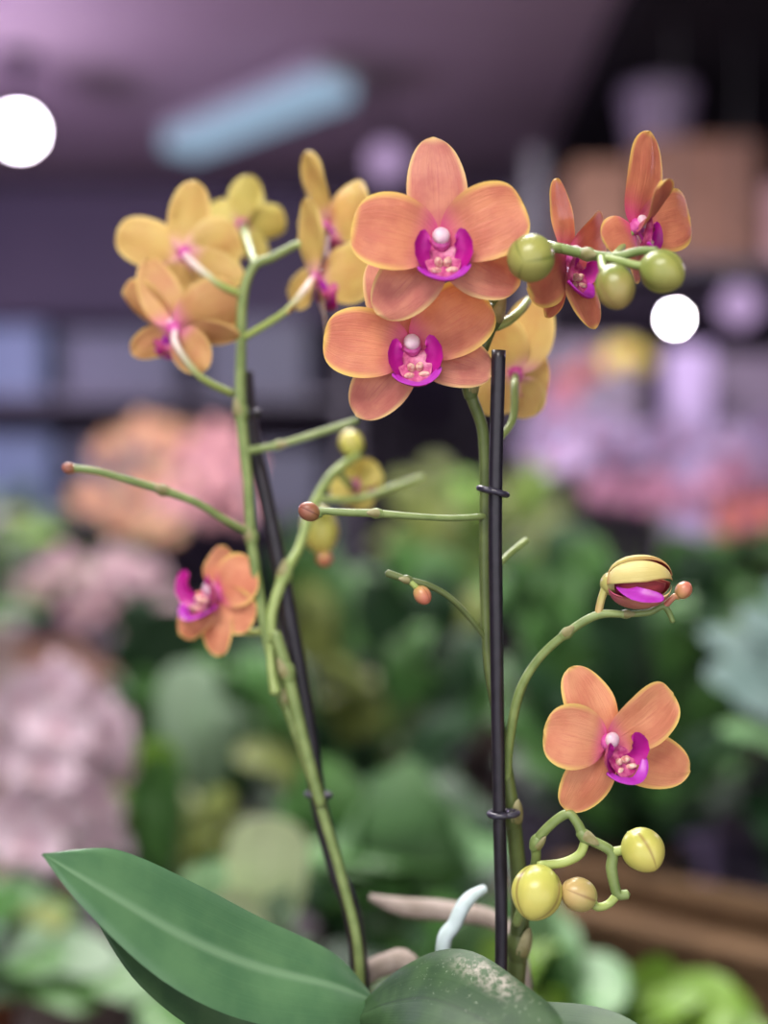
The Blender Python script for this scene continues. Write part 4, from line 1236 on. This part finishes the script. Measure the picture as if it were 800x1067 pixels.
def crate(lo, hi, mat, label, group=None):
    """An open plastic crate with a rim and hand slots."""
    b = newbm()
    t = 0.012
    box(b, (lo[0], lo[1], lo[2]), (hi[0], hi[1], lo[2] + t))
    box(b, (lo[0], lo[1], lo[2] + t), (lo[0] + t, hi[1], hi[2]))
    box(b, (hi[0] - t, lo[1], lo[2] + t), (hi[0], hi[1], hi[2]))
    box(b, (lo[0] + t, lo[1], lo[2] + t), (hi[0] - t, lo[1] + t, hi[2]))
    box(b, (lo[0] + t, hi[1] - t, lo[2] + t), (hi[0] - t, hi[1], hi[2]))
    c = ((lo[0] + hi[0]) / 2, (lo[1] + hi[1]) / 2, lo[2])
    root = tag(obj('plastic_crate', b, M[mat], None, c), label, 'crate', group)
    b = newbm()
    box(b, (lo[0] - 0.008, lo[1] - 0.008, hi[2] - 0.03), (hi[0] + 0.008, lo[1] - 0.0005, hi[2]), 0, 0.002)
    obj('rim', b, M[mat], root)
    return root


crate((-1.56, 4.26, 1.7015), (-1.18, 4.58, 1.94), 'blue_box', 'pale blue crate on the top shelf nearest the left edge')
crate((-1.10, 4.26, 1.7015), (-0.72, 4.58, 1.92), 'grey_box', 'grey-blue crate on the top shelf below the golden flowers')
crate((-1.55, 4.26, 1.3015), (-1.15, 4.58, 1.56), 'blue_box', 'pale blue crate on the lower shelf at the left edge')
crate((-1.08, 4.26, 1.3015), (-0.74, 4.58, 1.54), 'grey_box', 'grey-blue crate on the lower shelf left of the left spike')
crate((-0.66, 4.26, 1.3015), (-0.22, 4.58, 1.52), 'grey_box', 'grey-blue crate on the lower shelf right of the left spike')
carton((-0.62, 4.26, 1.7015), (-0.26, 4.55, 1.96), 'greenish grey carton behind the left spike flowers', 'grey_box')

shelf_unit('metal_shelf', -0.02, 0.32, 4.2, 4.6, (0.4, 1.0, 1.55, 2.0), 2.35, 'narrow dark shelf of pots behind the topmost flower', 'wall_dark')
planter('ceramic_planter', (0.07, 4.35, 2.0015), 0.075, 0.19, 'pot_lav', 'lavender planter on the narrow shelf left of the topmost flower')
planter('ceramic_planter', (0.24, 4.38, 2.0015), 0.06, 0.26, 'grey_box', 'tall grey-blue planter on the narrow shelf right of the topmost flower')


def spot(name, c, r, aim, label, glowmat, body='lamp_black', rod=True, ceil=CEIL):
    """A track spotlight: rod, can and lens facing `aim`."""
    C0 = V(c)
    ax = (V(aim) - C0).normalized()
    root = thing(name, C0, label, 'lamp', None)
    b = newbm()
    tube(b, [C0 - ax * r * 2.4, C0 - ax * r * 2.0, C0 - ax * r * 0.8, C0 + ax * r * 0.05], [r * 0.6, r * 0.95, r * 1.06, r * 1.08], 14, 24, caps=True)
    obj('housing', b, M[body], root, C0)
    b = newbm()
    ovoid(b, C0 + ax * r * 0.35, ax, r * 0.9, r, 0, 24, 12)
    obj('lens', b, M[glowmat], root, C0)
    b = newbm()
    q = C0 - ax * r * 1.4
    tube(b, [V((q.x, q.y, q.z)), V((q.x, q.y, (q.z + ceil) / 2)), V((q.x, q.y, ceil))], [0.010, 0.010], 8, 8)
    lathe(b, V((q.x, q.y, ceil - 0.02)), [(0.045, 0), (0.05, 0.004), (0.05, 0.02)], 20)
    obj('rod', b, M[body], root, C0)
    return root


lc = P(20, 137, 3.6)
spot('spotlight', lc, 0.050, (0.0, 0.0, 1.6), 'bright white spotlight under the ceiling at the left edge', 'glow_spot')
lc2 = P(703, 332, 3.1)


def globe(name, c, r, label, mat, ceil):
    C0 = V(c)
    root = thing(name, C0, label, 'lamp')
    b = newbm()
    ovoid(b, C0, V((0, 0, 1)), r * 2.05, r, 0, 24, 16)
    obj('bulb', b, M[mat], root, C0)
    b = newbm()
    lathe(b, C0 + V((0, 0, r * 0.85)), [(r * 0.55, 0), (r * 0.6, r * 0.1), (r * 0.45, r * 1.0), (r * 0.2, r * 1.3)], 20)
    obj('socket', b, M['lamp_black'], root, C0)
    b = newbm()
    tube(b, [C0 + V((0, 0, r * 2.0)), C0 + V((0.002, 0, (ceil - C0.z) * 0.5)), V((C0.x, C0.y, ceil))], [0.004, 0.004], 10, 6)
    obj('cord', b, M['lamp_black'], root, C0)
    return root


globe('pendant_lamp', lc2, 0.013, 'small bright white pendant bulb behind the lavender orchids', 'glow_bulb', CEIL - 0.10)
globe('pendant_lamp', P(770, 318, 3.15), 0.050, 'dim lavender globe lamp right of the bright bulb', 'glow_soft', CEIL - 0.10)
globe('pendant_lamp', P(402, 168, 3.9), 0.055, 'dim lavender globe lamp left of the topmost flower', 'glow_soft', CEIL)

# long cool fluorescent fitting slung under the ceiling
p0, p1 = P(186, 148, 4.3), P(352, 84, 3.65)
ax = (p1 - p0).normalized()
root = thing('tube_light', (p0 + p1) / 2, 'long pale blue fluorescent light slung under the ceiling', 'lamp')
b = newbm()
up = V((0, 0, 1))
sd = ax.cross(up).normalized()
upn = sd.cross(ax).normalized()


def bar(bm, a, c, hw, z0, z1):
    v = [bm.verts.new(q + sd * s * hw + upn * z) for q in (a, c) for s in (-1, 1) for z in (z0, z1)]
    fs = [bm.faces.new([v[i] for i in q]) for q in ((0, 1, 3, 2), (4, 6, 7, 5), (0, 4, 5, 1), (2, 3, 7, 6), (0, 2, 6, 4), (1, 5, 7, 3))]
    bmesh.ops.bevel(bm, geom=list({e for f in fs for e in f.edges}), offset=0.004, segments=2, affect='EDGES')


bar(b, p0, p1, 0.075, 0.012, 0.05)
obj('housing', b, M['lamp_body'], root)
b = newbm(); bar(b, p0 + ax * 0.01, p1 - ax * 0.01, 0.07, -0.045, 0.012)
obj('diffuser', b, M['glow_tube'], root)
for q in (p0.lerp(p1, 0.12), p0.lerp(p1, 0.88)):
    b = newbm()
    tube(b, [q + upn * 0.05, V((q.x, q.y, (q.z + CEIL) / 2)), V((q.x, q.y, CEIL))], [0.003, 0.003], 6, 6)
    obj('hanger', b, M['lamp_body'], root)


def panel(x, y, w, d, label, power, col):
    root = thing('ceiling_panel_light', V((x, y, CEIL - 0.05)), label, 'lamp', 'panel lights over the benches')
    b = newbm(); box(b, (x - w / 2, y - d / 2, CEIL - 0.05), (x + w / 2, y + d / 2, CEIL), 0, 0.006)
    obj('housing', b, M['lamp_body'], root)
    b = newbm(); box(b, (x - w / 2 + 0.03, y - d / 2 + 0.03, CEIL - 0.056), (x + w / 2 - 0.03, y + d / 2 - 0.03, CEIL - 0.05))
    obj('diffuser', b, M['glow_panel'], root)
    L = bpy.data.lights.new('panel_lamp', 'AREA')
    L.shape = 'RECTANGLE'
    L.size, L.size_y = w - 0.08, d - 0.08
    L.energy = power
    L.color = col
    lo = bpy.data.objects.new('panel_lamp', L)
    COL.objects.link(lo)
    lo.parent = root
    lo.location = (0, 0, -0.02)
    return root


panel(-0.45, -0.75, 1.2, 0.6, 'ceiling panel light behind the viewer', 46, (1.0, 0.95, 0.90))
panel(-0.3, 1.25, 1.2, 0.4, 'ceiling panel light added over the wide bench to brighten its plants', 52, (1.0, 0.96, 0.96))  # unseen panel put in to light the bench plants

panel(-0.05, 2.55, 1.0, 0.4, 'ceiling panel light added over the raised benches to brighten the far shop', 40, (1.0, 0.94, 0.97))  # unseen panel put in to lift the far background


def point(name, loc, r, power, col):
    L = bpy.data.lights.new(name, 'POINT')
    L.shadow_soft_size = r
    L.energy = power
    L.color = col
    o = bpy.data.objects.new(name, L)
    COL.objects.link(o)
    o.location = loc
    return o


# unseen violet fill lights added to brighten the far shop, and daylight from the shop front behind the viewer
point('violet_fill', (-1.45, 3.1, 1.95), 0.12, 44, (0.78, 0.62, 1.0))
point('violet_fill', (1.9, 2.3, 2.2), 0.12, 24, (0.92, 0.72, 1.0))

# world
wd = bpy.data.worlds.new('shop_ambient')
scn.world = wd
wd.use_nodes = True
bg = wd.node_tree.nodes['Background']
bg.inputs[0].default_value = (0.95, 0.93, 1.0, 1)
bg.inputs[1].default_value = 1.75

# ---------------------------------------------------------------- camera
cd = bpy.data.cameras.new('camera')
cam = bpy.data.objects.new('camera', cd)
COL.objects.link(cam)
cam.location = (0, 0, H)
cam.rotation_euler = (PI / 2, 0, 0)
cd.sensor_fit = 'VERTICAL'
cd.sensor_height = 24.0
cd.sensor_width = 24.0
cd.lens = 24.0 * F / 1067.0
cd.clip_start = 0.02
cd.dof.use_dof = True
cd.dof.focus_distance = 0.490
cd.dof.aperture_fstop = (cd.lens / 1000.0) / 0.0195
cd.dof.aperture_blades = 0
scn.camera = cam
scn.view_settings.view_transform = 'Standard'
scn.view_settings.look = 'None'
scn.view_settings.gamma = 1.0
scn.view_settings.use_curve_mapping = False
scn.view_settings.exposure = 0.0
scn.cycles.use_denoising = True
scn.cycles.max_bounces = 6
scn.cycles.sample_clamp_indirect = 4.0
scn.cycles.caustics_reflective = False
scn.cycles.caustics_refractive = False
